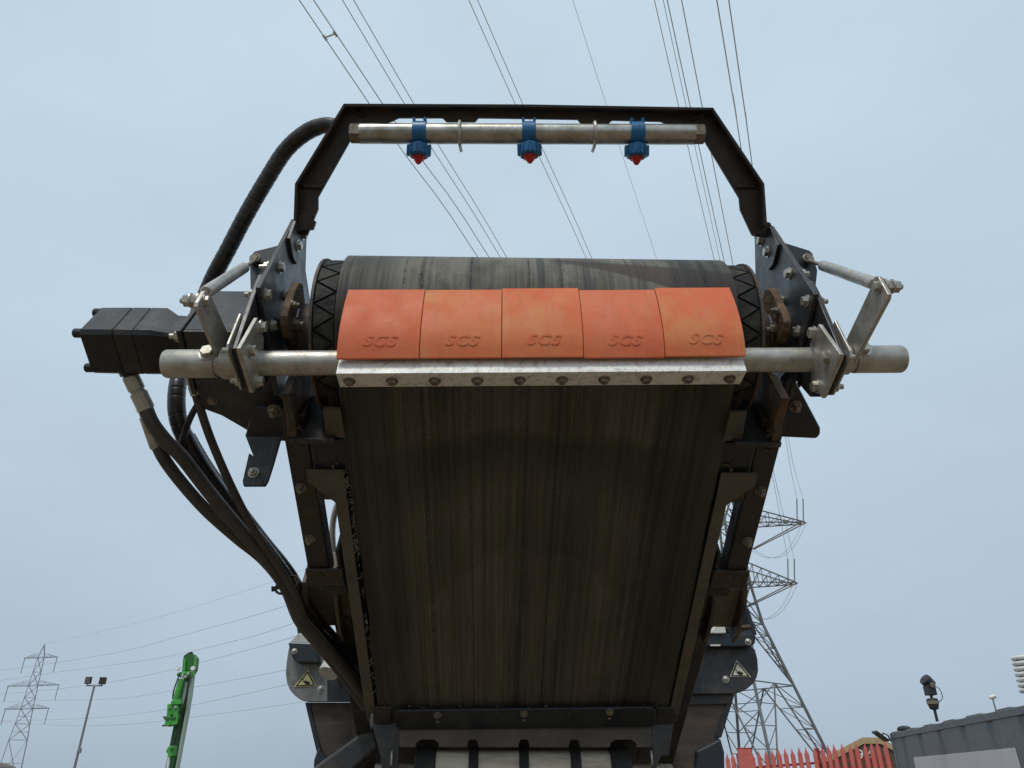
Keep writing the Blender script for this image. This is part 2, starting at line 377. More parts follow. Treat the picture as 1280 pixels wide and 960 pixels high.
WM = {}
def link(o, parent, Mw):
    COL.objects.link(o)
    WM[o.name] = Mw
    if parent is not None:
        o.parent = parent
        o.matrix_basis = WM[parent.name].inverted() @ Mw
    else:
        o.matrix_basis = Mw
    return o

def finish_mesh(me, smooth):
    bm = bmesh.new()
    bm.from_mesh(me)
    bmesh.ops.recalc_face_normals(bm, faces=bm.faces)
    bm.to_mesh(me)
    bm.free()
    if smooth:
        for p in me.polygons: p.use_smooth = True
        me.set_sharp_from_angle(angle=math.radians(smooth))

def obj(name, mb, mat, parent=None, bevel=0.0, smooth=0, frame=None, label=None):
    if frame is None:
        lo = V([min(v[i] for v in mb.v) for i in range(3)])
        hi = V([max(v[i] for v in mb.v) for i in range(3)])
        Mw = Matrix.Translation((lo + hi) / 2)
    else:
        Mw = frame
    inv = Mw.inverted()
    me = bpy.data.meshes.new(name)
    me.from_pydata([inv @ v for v in mb.v], [], mb.f)
    finish_mesh(me, smooth)
    me.materials.append(MT[mat])
    o = bpy.data.objects.new(name, me)
    link(o, parent, Mw)
    if bevel:
        bv = o.modifiers.new('edge', 'BEVEL')
        bv.width, bv.segments, bv.limit_method, bv.angle_limit = bevel, 2, 'ANGLE', math.radians(35)
    if label: o['label'] = label
    return o

def tag(o, label, cat, group=None, kind=None):
    if label: o['label'] = label
    if cat: o['category'] = cat
    if group: o['group'] = group
    if kind: o['kind'] = kind
    return o

def thing(name, label, cat, loc, group=None):
    o = bpy.data.objects.new(name, None)
    o.empty_display_size = 0.1
    link(o, None, Matrix.Translation(V(loc)))
    return tag(o, label, cat, group)

def spline(pts, n=8):
    P = [V(p) for p in pts]
    P = [P[0] * 2 - P[1]] + P + [P[-1] * 2 - P[-2]]
    out = []
    for i in range(1, len(P) - 2):
        for k in range(n):
            t = k / n
            a, b, d, e = P[i - 1], P[i], P[i + 1], P[i + 2]
            out.append(0.5 * ((2 * b) + (d - a) * t + (2 * a - 5 * b + 4 * d - e) * t * t + (3 * b - a - 3 * d + e) * t ** 3))
    out.append(P[-2])
    return out

# bolts: shared meshes, axis +Z, seat at z = 0
def bolt_mesh(name, mat, r=0.0128, h=0.010, stud=0.0, dome=False):
    mb = MB()
    mb.lathe((0, 0, -0.001), (0, 0, 1), [(0, r * 1.3), (0.0035, r * 1.3)], 16)
    if dome:
        mb.lathe((0, 0, 0.0025), (0, 0, 1), [(0, r), (h * .5, r * .9), (h * .85, r * .6), (h, r * .2)], 14)
    else:
        mb.lathe((0, 0, 0.0025), (0, 0, 1), [(0, r), (h * .85, r), (h, r * .86)], 6)
    if stud:
        mb.lathe((0, 0, 0.0025 + h), (0, 0, 1), [(-.001, r * .52), (stud * .9, r * .52), (stud, r * .42)], 10)
    me = bpy.data.meshes.new(name)
    me.from_pydata(mb.v, [], mb.f)
    finish_mesh(me, 30)
    me.materials.append(MT[mat])
    return me
BOLT = {'bolt': bolt_mesh('bolt', 'zinc'), 'nut': bolt_mesh('nut', 'zinc', 0.0125, 0.011, 0.012), 'old': bolt_mesh('rusty_bolt', 'oldbolt', 0.012, 0.010, 0.01),
        'small': bolt_mesh('small_bolt', 'oldbolt', 0.0085, 0.006), 'dome': bolt_mesh('dome_bolt', 'zinc', 0.012, 0.010, dome=True), 'black': bolt_mesh('cap_screw', 'motor', 0.014, 0.02, dome=True)}

def bolt(p, d, parent, kind='bolt', scale=1.0, name=None):
    z = V(d).normalized()
    q = z.to_track_quat('Z', 'Y').to_matrix().to_4x4() @ Matrix.Rotation(random.uniform(0, 1.05), 4, 'Z')
    o = bpy.data.objects.new(name or ('nut' if kind == 'nut' else 'bolt'), BOLT[kind])
    return link(o, parent, Matrix.Translation(V(p)) @ q @ Matrix.Scale(scale, 4))

# ================================================================== GROUND
me = bpy.data.meshes.new('ground')
bm = bmesh.new()
bmesh.ops.create_grid(bm, x_segments=8, y_segments=8, size=2500)
bm.to_mesh(me); bm.free()
me.materials.append(MT['ground'])
g = bpy.data.objects.new('ground', me)
link(g, None, Matrix.Identity(4))
g['kind'] = 'structure'

# ================================================================== CONVEYOR
conv = thing('belt_conveyor', 'dark inclined belt conveyor with worn black belt and drive motor, seen from below', 'conveyor', c(0, 1.3, -R))

# --- belt: both runs and the wrap, in the conveyor's frame
mb = MB()
prof = []
S_END = 1.75
no, nseg = 28, 40
path = [(S_END - i * S_END / no, -R) for i in range(no)]
path += [(-R * math.sin(math.pi * i / nseg), -R * math.cos(math.pi * i / nseg)) for i in range(nseg + 1)]
path += [(i * S_END / no, R) for i in range(1, no + 1)]
NX = 40
HB = 0.49
for i, (s, t) in enumerate(path):
    for k in range(NX + 1):
        x = -HB + 2 * HB * k / NX
        ed = 0.004 * math.sin(s * 9 + 1) + 0.003 * math.sin(s * 23)
        if k in (0, NX) and s > 0.1: x += ed * (1 if k == 0 else .3) + (.007 if k == NX else 0)
        wv = 0.0025 * math.sin(x * 14 + s * 3) * min(1, max(0, s * 3)) if t < 0 else 0
        mb.v.append(c(x, s, t + wv))
nv = len(path) * (NX + 1)
for i, (s, t) in enumerate(path):
    l = math.hypot(s if s < 0 else 0, t)
    sc_ = (l - 0.012) / l
    for k in range(NX + 1):
        p = mb.v[i * (NX + 1) + k]
        q = c(0, s, t)
        off = c(0, s if s > 0 else s * sc_, t * sc_) - q
        mb.v.append(p + off)
W1 = NX + 1
for i in range(len(path) - 1):
    for k in range(NX):
        a = i * W1 + k
        mb.f.append([a, a + 1, a + W1 + 1, a + W1])
        mb.f.append([nv + a, nv + a + W1, nv + a + W1 + 1, nv + a + 1])
    for k in (0, NX):
        a = i * W1 + k
        mb.f.append([a, a + W1, nv + a + W1, nv + a])
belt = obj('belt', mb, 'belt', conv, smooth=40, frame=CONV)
# frayed fabric along the edge of the belt
mb = MB()
for i in range(110):
    s = random.uniform(0.25, 1.25)
    if random.random() < .5: s = random.uniform(0.28, 0.6)
    p = c(-HB - random.uniform(0, .006), s, -R - .002 + random.uniform(0, .008))
    q = p + V((random.uniform(-.008, .004), random.uniform(-.016, .016), random.uniform(-.012, .003)))
    r_ = q + V((random.uniform(-.006, .006), random.uniform(-.012, .012), random.uniform(-.008, .006)))
    mb.tube([p, q, r_], [random.uniform(.0003, .0008)] * 3, 4)
fr = obj('frayed_edge', mb, 'thread', belt); fr['kind'] = 'stuff'

# --- head pulley with lagging
mb = MB()
RP = R - 0.0125
mb.lathe(c(-.55, 0, 0), EX, [(0, .05), (0, RP - .012), (0.002, RP - .01), (1.098, RP - .01), (1.10, RP - .012), (1.10, .05)], 48)
pul = obj('head_pulley', mb, 'blackr', conv, smooth=35)
for sg in (-1, 1):
    mb = MB()
    a, b_ = .548 * sg, .556 * sg
    mb.lathe(c(a, 0, 0), EX * sg, [(0, RP - .03), (0, RP + .004), (.007, RP + .004), (.007, RP - .03)], 48)
    obj('end_rim', mb, 'rusty', pul, smooth=35)
NT = 19
def tile_mesh(sg, inv):
    x0, x1 = (.495, .545)
    da = 2 * math.pi / NT
    gap = 0.06
    if not inv: tri = [(x0, -.5 + gap), (x1 - .004, 0), (x0, .5 - gap)]
    else: tri = [(x0 + .004, .5), (x1, 1 - gap), (x1, gap)]
    mb = MB()
    m = []
    for i in range(3):
        p, q = tri[i], tri[(i + 1) % 3]
        for k in range(3):
            f = k / 3
            m.append((p[0] + (q[0] - p[0]) * f, p[1] + (q[1] - p[1]) * f))
    for rr in (RP - .012, RP - .0005):
        for x, a in m:
            mb.v.append(V((x * sg, -rr * math.cos(a * da), rr * math.sin(a * da))))
    n = len(m)
    mb.f = [list(range(n))[::-1], list(range(n, 2 * n))] + [[i, (i + 1) % n, n + (i + 1) % n, n + i] for i in range(n)]
    me = bpy.data.meshes.new('lagging_tile')
    me.from_pydata(mb.v, [], mb.f)
    finish_mesh(me, 0)
    me.materials.append(MT['rubber'])
    return me
for sg in (-1, 1):
    for inv in (0, 1):
        tm = tile_mesh(sg, inv)
        for k in range(NT):
            o = bpy.data.objects.new('lagging_tile', tm)
            link(o, pul, CONV @ Matrix.Rotation(2 * math.pi * k / NT, 4, 'X'))

# --- head side plates, one mirrored pair, with their bolts
inner = [(943, 294), (962, 282), (1018, 368), (1003, 425), (985, 500), (940, 500), (925, 430), (944, 345)]
outer = [(985, 345), (1012, 352), (1018.5, 365), (1052, 444), (1028, 496), (1012, 496), (990, 470), (978, 430)]
bl_in = [(987, 342), (1008.6, 376.5), (977, 377), (997, 414.5)]
nut_out = [(1008, 340), (1030, 376)]
for sg in (-1, 1):
    sp = obj('side_plate', MB().prism([sgn(at(x, y, 'x', .66), sg) for x, y in inner], EX * .012 * sg), 'clean', conv, .002)
    fp = obj('front_plate', MB().prism([sgn(at(x, y, 'x', .6735), sg) for x, y in outer], EX * .012 * sg), 'clean', conv, .002)
    for x, y in bl_in:
        p = sgn(at(x, y, 'x', .66), sg)
        bolt(p, EX * -sg, sp)
        bolt(p + EX * .026 * sg, EX * sg, fp, 'nut')
    # wing plate that carries the tension rod
    wing = [(980, 303), (1012, 313), (1016, 317), (1022, 338), (1020, 356), (1012, 366), (980, 352)]
    if sg < 0: wing = [(350, 306), (318, 314), (312, 321), (313, 360), (317, 367), (324, 370), (350, 345)]
    wpts = [at(x, y, 'y', 1.74) for x, y in wing]
    obj('wing_plate', MB().prism(wpts, V((0, .012, 0))), 'navy', conv, .002)
    # bearing bracket: rusty channel between plate and pulley
    br = [(938, 455), (962, 470), (977, 498), (968, 528), (965, 552), (940, 552), (925, 500)]
    obj('bearing_bracket', MB().prism([sgn(at(x, y, 'x', .60), sg) for x, y in br], EX * .022 * sg), 'rusty', conv, .003)
    mb = MB()
    mb.box(sgn(c(.505, .150, -.262), sg), EX * .118 * sg, ED * .014, EU * .006)
    mb.box(sgn(c(.505, .158, -.256), sg), EX * .118 * sg, ED * .006, EU * .2)
    obj('bracket_lip', mb, 'paint', conv, .001)
    mb = MB()
    mb.lathe(sgn(c(.565, 0.0, 0.0), sg), EX * sg, [(0, .05), (.0, .085), (.05, .085), (.06, .05), (.09, .045)], 24)
    bh = obj('bearing_housing', mb, 'rusty', conv, smooth=35)
    for a in range(4):
        an = a * math.pi / 2 + .6
        bolt(sgn(c(.615, .066 * math.cos(an), .066 * math.sin(an)), sg), EX * sg, bh, 'old')
    # rusty shoulder by the pulley, with bolts
    mb = MB()
    sh = [(955, 362), (961, 360), (968, 371), (971, 379), (977, 391), (980, 402), (979, 415), (974, 428), (966, 431), (962, 437), (950, 438), (950, 426), (958, 424), (964, 417), (966, 405), (962, 394), (956, 391), (950, 390)]
    mb.prism([sgn(at(x, y, 'x', .615), sg) for x, y in sh], EX * .02 * sg)
    so = obj('take_up_block', mb, 'rustbrown', conv, .003)
    bolt(sgn(at(969, 412, 'x', .615), sg), EX * -sg, so, 'old', 1.1)
    bolt(sgn(at(972, 388, 'x', .615), sg), EX * -sg, so, 'old', .8)
    # guard plate beside the belt
    gp = [(913, 516), (934, 515), (928, 549), (904, 552)]
    obj('belt_guard', MB().prism([sgn(at(x, y, 't', -.235), sg) for x, y in gp], EU * .01), 'dusty', conv, .001)
    # outer beam: channel with bolts
    mb = MB()
    mb.cbox(.588 * sg, .65 * sg, .12, .72, -.2, -.19)
    mb.cbox(.638 * sg, .6505 * sg, .122, .718, -.1905, -.05)
    mb.cbox(.588 * sg, .5985 * sg, .122, .718, -.1905, -.135)
    ob = obj('head_beam', mb, 'dustrust', conv, .004)
    mb = MB().cbox(.545 * sg, .655 * sg, .665, .735, -.212, -.2015)
    mb.cbox(.55 * sg, .562 * sg, .60, .735, -.2012, -.06)
    obj('beam_foot', mb, 'dustrust', ob, .004)
    for s_ in (.36, .55):
        bolt(c(.628 * sg, s_, -.2), -EU, ob, 'old', 1.0)
    # stringer: web and bottom flange strip, with the widened head gusset
    mb = MB()
    mb.cbox(.502 * sg, .535 * sg, .32, 1.345, -.222, -.214)
    mb.cbox(.5265 * sg, .5345 * sg, .275, 1.40, -.2135, .12)
    st = obj('stringer', mb, 'dusty', conv, .0015)
    gpts = [c(.502 * sg, .41, -.2225), c(.535 * sg, .395, -.2225), c(.60 * sg, .325, -.2225), c(.60 * sg, .283, -.2225), c(.502 * sg, .283, -.2225)]
    obj('stringer_gusset', MB().prism(gpts, EU * .0075), 'dusty', conv, .0015)
    mb = MB()
    mb.cbox(.545 * sg, .585 * sg, .33, .40, -.205, -.197)
    obj('gusset_shelf', mb, 'rusty', conv, .001)
    bolt(c(.565 * sg, .355, -.205), -EU, ob, 'dome', .9)
    # belt-side skirt in the gap
    obj('rubber_skirt', MB().cbox(.4985 * sg, .5245 * sg, .05, 1.38, -.19, -.02), 'blackr', conv)
    # bracket at the lower end of the head beam
    mb = MB()
    mb.cbox(.548 * sg, .62 * sg, .74, .80, -.185, -.177)
    mb.cbox(.548 * sg, .556 * sg, .74, .80, -.177, -.06)
    mb.cbox(.612 * sg, .62 * sg, .74, .80, -.177, -.06)
    sb = obj('splice_bracket', mb, 'dustrust', conv, .002)
    bolt(c(.575 * sg, .735, -.15), -ED, sb, 'old')
    # hinge cross tube stubs with ribs
    mb = MB()
    for xr in (.60, .70):
        rp = [c(xr * sg, .84, -.10), c(xr * sg, .84, .10), c(xr * sg, 1.0, .10), c(xr * sg, 1.10, .0), c(xr * sg, 1.10, -.12), c(xr * sg, 1.04, -.14), c(xr * sg, .90, -.13)]
        mb.prism(rp, EX * .012 * sg)
    obj('hinge_rib', mb, 'rusty' if sg > 0 else 'dusttan', conv, .002)
mb = MB().cbox(-.72, .72, .87, 1.07, -.085, .07)
obj('hinge_tube', mb, 'dusttan', conv, .012)
mb = MB().cbox(-.586, .586, .192, .302, -.207, -.12)
obj('cross_tube', mb, 'navy', conv, .008)
obj('deck_plate', MB().cbox(-.5, .5, .30, 1.7, .0, .012), 'blackr', conv)
# right-hand drip plate / left-hand bracket under the head
rp = [(980, 479), (990, 468), (1026, 536), (1026, 543), (1021, 549), (976, 547), (970, 532)]
gb = obj('gusset_plate', MB().prism([at(x, y, 't', -.15) for x, y in rp], EU * .035), 'navy', conv, .006)
bolt(at(994, 507, 't', -.15), -EU, gb, 'old', 1.1)
lp = [(318, 508), (360, 512), (364, 546), (306, 546)]
lb = obj('gusset_plate', MB().prism([at(x, y, 't', -.15) for x, y in lp], EU * .012), 'navy', conv, .003)
bolt(at(343, 513, 't', -.15), -EU, lb, 'old', 1.2)
lg = [(306, 547), (349, 547), (342, 578), (334, 606), (328, 604)]
pl = [at(x, y, 't', -.152) for x, y in lg]
mb = MB()
q0, q1 = at(306, 547, 't', -.15), at(349, 547, 't', -.15)
hang = [at(306, 543, 'y', 1.857), at(352, 543, 'y', 1.857), at(342, 578, 'y', 1.857), at(335, 600, 'y', 1.857), at(331, 607, 'y', 1.857)]
mb.prism(hang, V((0, .012, 0)))
hb = obj('hanger_bracket', mb, 'paint', conv, .002)
fl = [at(331, 607, 'y', 1.8695), at(304, 607, 'y', 1.8695), at(303, 601, 'y', 1.8695), at(311, 566, 'y', 1.8695), at(320, 572, 'y', 1.8695)]
obj('hanger_flange', MB().prism(fl, V((0, .012, 0))), 'clean', hb, .002)
bolt(at(317, 591, 'y', 1.869), (0, -1, 0), hb, 'nut', .9)

# --- drive motor and its mounting box
mb = MB()
def msec(x, h0, h1=None):
    s0, s1, t0, t1 = .013 - h0, .013 + h0, -.015 - h0 * 1.07, -.015 + h0 * 1.07
    k = h0 * .16
    return [c(x, s0 + k, t0), c(x, s1 - k, t0), c(x, s1, t0 + k), c(x, s1, t1 - k), c(x, s1 - k, t1), c(x, s0 + k, t1), c(x, s0, t1 - k), c(x, s0, t0 + k)]
def loft(mb, secs):
    b, n = len(mb.v), len(secs[0])
    for s_ in secs: mb.v += s_
    mb.f.append(list(range(b, b + n))[::-1])
    for i in range(len(secs) - 1):
        for k in range(n):
            mb.f.append([b + i * n + k, b + i * n + (k + 1) % n, b + (i + 1) * n + (k + 1) % n, b + (i + 1) * n + k])
    mb.f.append([b + (len(secs) - 1) * n + k for k in range(n)])
loft(mb, [msec(-1.165, .058), msec(-1.16, .066), msec(-1.08, .067), msec(-1.079, .0645), msec(-1.076, .0645), msec(-1.075, .067), msec(-1.03, .067), msec(-1.029, .065), msec(-1.027, .065), msec(-1.026, .067), msec(-.985, .067), msec(-.955, .052), msec(-.905, .05)])
mo = obj('drive_motor', mb, 'motor', conv, .003, smooth=30)
for a in (-1, 1):
    for b_ in (-1, 1):
        ear = MB().lathe(c(-1.183, .013 + a * .052, -.015 + b_ * .056), EX, [(0, .010), (.003, .0125), (.04, .0125)], 12)
        obj('corner_screw', ear, 'motor', mo, smooth=30)
obj('rating_plate', MB().cbox(-1.1665, -1.164, -.02, .04, -.05, .02), 'sticker', mo)
mb = MB().lathe(at(161, 462, 'D', 2.0), at(167, 478, 'D', 2.0) - at(161, 462, 'D', 2.0), [(0, .026), (.012, .026), (.014, .02), (.02, .02)], 14)
obj('port_boss', mb, 'motor', mo, smooth=30)
mb = MB()
under = [c(-.895, -.06, -.094), c(-.895, .176, -.094), c(-.845, .20, -.094), c(-.74, .285, -.094), c(-.672, .285, -.094), c(-.672, -.06, -.094)]
mb.prism(under, EU * .012)
mb.cbox(-.895, -.672, -.06, -.048, -.0815, .143)
mb.cbox(-.895, -.883, -.0475, .176, -.0815, .143)
mb.cbox(-.8825, -.6725, .164, .176, -.0815, .143)
mb.cbox(-.8825, -.6725, -.0475, .1635, .131, .143)
bx = obj('motor_mount', mb, 'clean', conv, .003)
obj('mount_flange', MB().cbox(-.909, -.8955, -.065, .185, -.10, .15), 'paint', bx, .003)
bolt(c(-.909, -.035, -.075), -EX, bx, 'nut', 1.2)
bolt(c(-.909, -.035, .11), -EX, bx, 'nut', 1.2)
bolt(c(-.86, .15, -.094), -EU, bx, 'small', 1.2)

# --- lower end: guard plate, roller frame, return roller
TS = -.24
def tp(x, y, t=TS): return at(x, y, 't', t)
gpl = [tp(497, 889), tp(815, 885), tp(820, 889), tp(820, 904), tp(815, 909), tp(500, 913), tp(495, 908), tp(493, 895)]
gd = obj('roller_guard', MB().prism(gpl, EU * .012), 'navy', conv, .004)
for x, y in ((547, 893), (655, 891), (762, 889)):
    bolt(tp(x, y), -EU, gd, 'small', 1.3)
    mb = MB().lathe(tp(x, y + 9) - EU * .0003, -EU, [(-.002, .006), (.001, .006)], 10)
    obj('adjusting_slot', mb, 'oldbolt', gd)
yb = tp(640, 911).y + .012
def py_(x, y): return at(x, y, 'y', yb)
fr = [py_(499, 912), py_(815, 908)]
low = [(815, 926)]
for xc, hw in ((779, 17), (718, 7.5), (655, 7.5), (591, 7.5), (534, 15)):
    low += [(xc + hw, 934), (xc + hw - 1.5, 928), (xc + hw * .55, 924.5), (xc - hw * .55, 924.5), (xc - hw + 1.5, 928), (xc - hw, 934)]
low += [(499, 934)]
low[0] = (815, 934)
obj('roller_frame', MB().prism(fr + [py_(x, y) for x, y in low], V((0, .01, 0))), 'dusty', conv, .001)
rc0 = at(640, 962, 'y', yb + .075)
mb = MB()
roll = []
def rx(px): return at(px, 945, 'y', yb + .03).x
def ring(a, b_, r, mat, name, parent=None):
    m_ = MB().lathe(V((rx(a), rc0.y, rc0.z)), EX, [(0, r * .9), (.003, r), (rx(b_) - rx(a) - .003, r), (rx(b_) - rx(a), r * .9)], 28)
    return obj(name, m_, mat, parent or conv, smooth=35)
axle = ring(468, 842, .018, 'oldbolt', 'return_roller')
for a, b_ in ((544, 587), (597, 650), (660, 714), (725, 764)):
    ring(a, b_, .060, 'roller', 'roller_sleeve', axle)
for a, b_ in ((519, 544.5), (586, 598), (649, 661), (713, 726), (763, 788)):
    ring(a, b_, .072, 'blackr', 'rubber_ring', axle)
for sg, pts in ((-1, [(466, 905), (499, 903), (499, 935), (497, 975), (480, 975), (474, 940)]), (1, [(842, 889), (842, 905), (836, 945), (826, 945), (815, 975), (815, 905), (822, 890)])):
    pts2 = [at(x, y, 'y', yb - .002 * sg) for x, y in pts]
    hb2 = obj('roller_hanger', MB().prism(pts2, V((0, .012, 0))), 'paint', conv, .002)
    p = at(490 if sg < 0 else 814, 947, 'y', yb - .01)
    mb = MB().tube([p + V((0, 0, .02)), p + V((0, -.008, .01)), p + V((0, -.01, -.01)), p + V((0, -.004, -.022))], .0035, 8)
    obj('lock_pin', mb, 'zinc', hb2, smooth=40)
# ends of the stringers
for sg, x0 in ((-1, 478), (1, 832)):
    pts = [at(x0 - 12, 885, 't', -.225), at(x0 + 12, 885, 't', -.225), at(x0 + 10, 905, 't', -.225), at(x0 - 12, 905, 't', -.225)]
    obj('stringer_end', MB().prism(pts, EU * .02), 'paint', conv, .002)

# caked mud and rust flakes in the corners of the frame
def clumps(parent, spots, rmin, rmax, n, spread, mat='mud'):
    mb = MB()
    for p in spots:
        for _ in range(n):
            q = p + V((random.gauss(0, spread), random.gauss(0, spread), random.gauss(0, spread * .5)))
            r = random.uniform(rmin, rmax)
            b0 = len(mb.v)
            bm_ = bmesh.new()
            bmesh.ops.create_icosphere(bm_, subdivisions=1, radius=r)
            for v in bm_.verts:
                k = random.uniform(.6, 1.2)
                mb.v.append(q + V((v.co.x * k * 1.2, v.co.y * k * 1.2, v.co.z * k * .7)))
            bm_.verts.index_update()
            for f in bm_.faces: mb.f.append([b0 + v.index for v in f.verts])
            bm_.free()
    o = obj('caked_dirt', mb, mat, parent, smooth=60)
    o['kind'] = 'stuff'
    return o
spots = []
for sg in (-1, 1):
    spots += [c(.60 * sg, .13, -.245), c(.62 * sg, .06, -.21), c(.59 * sg, .02, -.13), c(.62 * sg, -.03, -.05), c(.615 * sg, .22, -.2), c(.60 * sg, .69, -.212), c(.60 * sg, .76, -.185), c(.64 * sg, .87, -.10), c(.53 * sg, .27, -.2)]
clumps(conv, spots, .002, .006, 8, .009)
clumps(conv, [c(x / 10 * .45, 1.30 + random.uniform(-.02, .02), -.226) for x in range(-10, 11)], .002, .006, 3, .014)

# ================================================================== BELT SCRAPER
scr = thing('belt_scraper', 'orange five blade belt scraper on a galvanised pipe in front of the pulley', 'belt scraper', (PC.x, 1.55, 2.48))
def tz(x): return 0.0195 * x      # the pipe hangs a touch lower at the motor end
PY, PZ = 1.55, 2.481
def pp(x, dy=0, dz=0): return V((PC.x + x, PY + dy, PZ + tz(x) + dz))
mb = MB().tube([pp(-.80), pp(.80)], .0295, 24)
obj('cross_pipe', mb, 'galv', scr, smooth=35)
for sg in (-1, 1):
    mb = MB()
    a, b_ = .755, .875
    d = (pp(1) - pp(0)).normalized() * sg
    mb.lathe(pp(a * sg), d, [(0, .0295), (0, .0335), (b_ - a - .005, .0335), (b_ - a, .031), (b_ - a, .027), (b_ - a - .03, .027)], 24)
    sl = obj('end_sleeve', mb, 'galv', scr, smooth=35)
    bolt(pp(.768 * sg, -.029, .010), (0, -1, .2), sl, 'bolt', 1.25)
    mb = MB().lathe(pp(.690 * sg), d, [(0, .033), (.002, .037), (.05, .037), (.052, .033)], 24)
    obj('collar', mb, 'galv', scr, smooth=35)
    # mounting plate bolted to the head plate
    tri = [(1023, 405), (1050, 443), (1049, 449), (1027.5, 498), (1014, 478), (1012, 430)]
    mb = MB().prism([sgn(at(x, y, 'x', .650), sg) for x, y in tri], EX * .0095 * sg)
    mp_ = obj('mounting_plate', mb, 'galv', scr, .0015)
    for x, y in ((1017, 416), (1034, 446), (1021, 483)):
        p = sgn(at(x, y, 'x', .650), sg)
        bolt(p, EX * -sg, mp_)
        bolt(p + EX * .037 * sg, EX * sg, mp_, 'nut')
    tri2 = [(1043, 400), (1062, 438), (1063, 447), (1040, 494), (1022, 494), (1030, 440)]
    mb = MB().prism([sgn(at(x, y, 'x', .6865), sg) for x, y in tri2], EX * .006 * sg)
    obj('backing_plate', mb, 'galv', scr, .0015)
    # lever arm and tension rod
    arm = [(1094, 345), (1098, 346), (1110, 368), (1109, 374), (1074, 440), (1063, 462), (1056, 455), (1054, 432), (1087, 362)]
    if sg > 0:
        apts, pt, eye, end = [at(x, y, 'x', .742) for x, y in arm], at(1098, 358, 'x', .742), at(1009, 325, 'y', 1.735), at(1100, 357, 'x', .752)
    else:                        # the whole scraper sits turned a little lower at the motor end
        arm = [(247, 384), (248, 378), (256, 364), (263, 367), (292, 432), (293, 450), (289, 472), (281, 464)]
        apts, pt, eye, end = [at(x, y, 'x', -.742) for x, y in arm], at(256, 376, 'x', -.742), at(320, 325, 'y', 1.735), at(253, 368, 'x', -.752)
    la = obj('lever_arm', MB().prism(apts, EX * .009 * sg), 'galv', scr, .0015)
    bolt(pt, EX * -sg, la, 'bolt', .9)
    d = (end - eye).normalized()
    Lr = (end - eye).length
    tr = obj('tension_rod', MB().tube([eye, end], .0055, 10), 'oldbolt', scr, smooth=40)
    mb = MB().lathe(eye + d * Lr * .26, d, [(0, .009), (.004, .0145), (Lr * .68, .0145), (Lr * .685, .012)], 18)
    obj('spring_tube', mb, 'galv', tr, smooth=40)
    mb = MB()
    ring_pts = [eye + V((0, -.008, 0)) + (EX * math.cos(a) + V((0, 0, 1)) * math.sin(a)) * .0125 for a in [i * math.pi / 8 for i in range(17)]]
    mb.tube(ring_pts, .0045, 8, False)
    mb.lathe(eye + V((0, -.014, 0)), (0, 1, 0), [(0, .008), (.016, .008)], 12)
    obj('eye_end', mb, 'oldbolt', tr, smooth=40)
    for k, (r_, h_) in enumerate(((.018, .005), (.015, .014), (.0165, .004), (.0145, .013))):
        mb = MB().lathe(pt + EX * sg * (.0095 + (0, .004, .018, .022)[k]), EX * sg, [(0, r_), (h_, r_)], 6 if k % 2 else 16)
        obj('nut' if k % 2 else 'washer', mb, 'zinc', tr, smooth=35)
    obj('stud', MB().lathe(pt, EX * sg, [(0, .0075), (.05, .0075), (.053, .006)], 12), 'zinc', tr, smooth=35)
# angle bar under the blades
XB0, XB1 = at(422, 454, 'y', 1.50).x - PC.x, at(931, 454, 'y', 1.50).x - PC.x
mb = MB()
def bar_sec(x, inset=0):
    k = tz(x)
    P = [(1.509, 2.458), (1.494, 2.413), (1.5525, 2.409), (1.5525, 2.4165), (1.503, 2.4205), (1.5165, 2.458)]
    return [V((PC.x + x, y, z + k + .008)) for y, z in P]
loft(mb, [bar_sec(XB0), bar_sec(XB0 + .2), bar_sec(XB0 + .45), bar_sec(XB1 - .2), bar_sec(XB1)])
ab = obj('angle_bar', mb, 'galvbar', scr, .0012)
mb = MB()
P = [(1.518, 2.468), (1.512, 2.4605), (1.60, 2.4605), (1.60, 2.468)]
loft(mb, [[V((PC.x + x, y, z + tz(x) + .008)) for y, z in P] for x in (XB0 + .004, XB1 - .004)])
obj('clamp_strip', mb, 'galv', ab, .001)
for k in range(10):
    x = XB0 + .026 + (XB1 - XB0 - .058) * k / 9
    bolt(V((PC.x + x, 1.524, 2.4112 + tz(x) + .0075)), (0, -.06, -1), ab, 'small', 1.25)
# five blades, each with raised letters
row = [(356.5, 1.856), (366, 1.828), (376, 1.803), (386, 1.782), (396, 1.764), (406, 1.749), (415, 1.738), (425, 1.7285), (435, 1.7215), (446, 1.716)]
prof = []
for y, D in row:
    u = (480 - y) / FPX * D
    prof.append((D * math.cos(PITCH) - u * math.sin(PITCH), 1.6 + D * math.sin(PITCH) + u * math.cos(PITCH)))
def inner_prof(th):
    out = []
    for i, (y, z) in enumerate(prof):
        a, b_ = prof[max(i - 1, 0)], prof[min(i + 1, len(prof) - 1)]
        ty, tz_ = b_[0] - a[0], b_[1] - a[1]
        l = math.hypot(ty, tz_)
        ny, nz = -tz_ / l, ty / l
        t_ = th * (0.35 + 0.65 * min(1, i / 4))
        out.append((y + ny * t_, z + nz * t_))
    return out
inn = inner_prof(.011)
if inn[5][0] < prof[5][0]: inn = inner_prof(-.011)
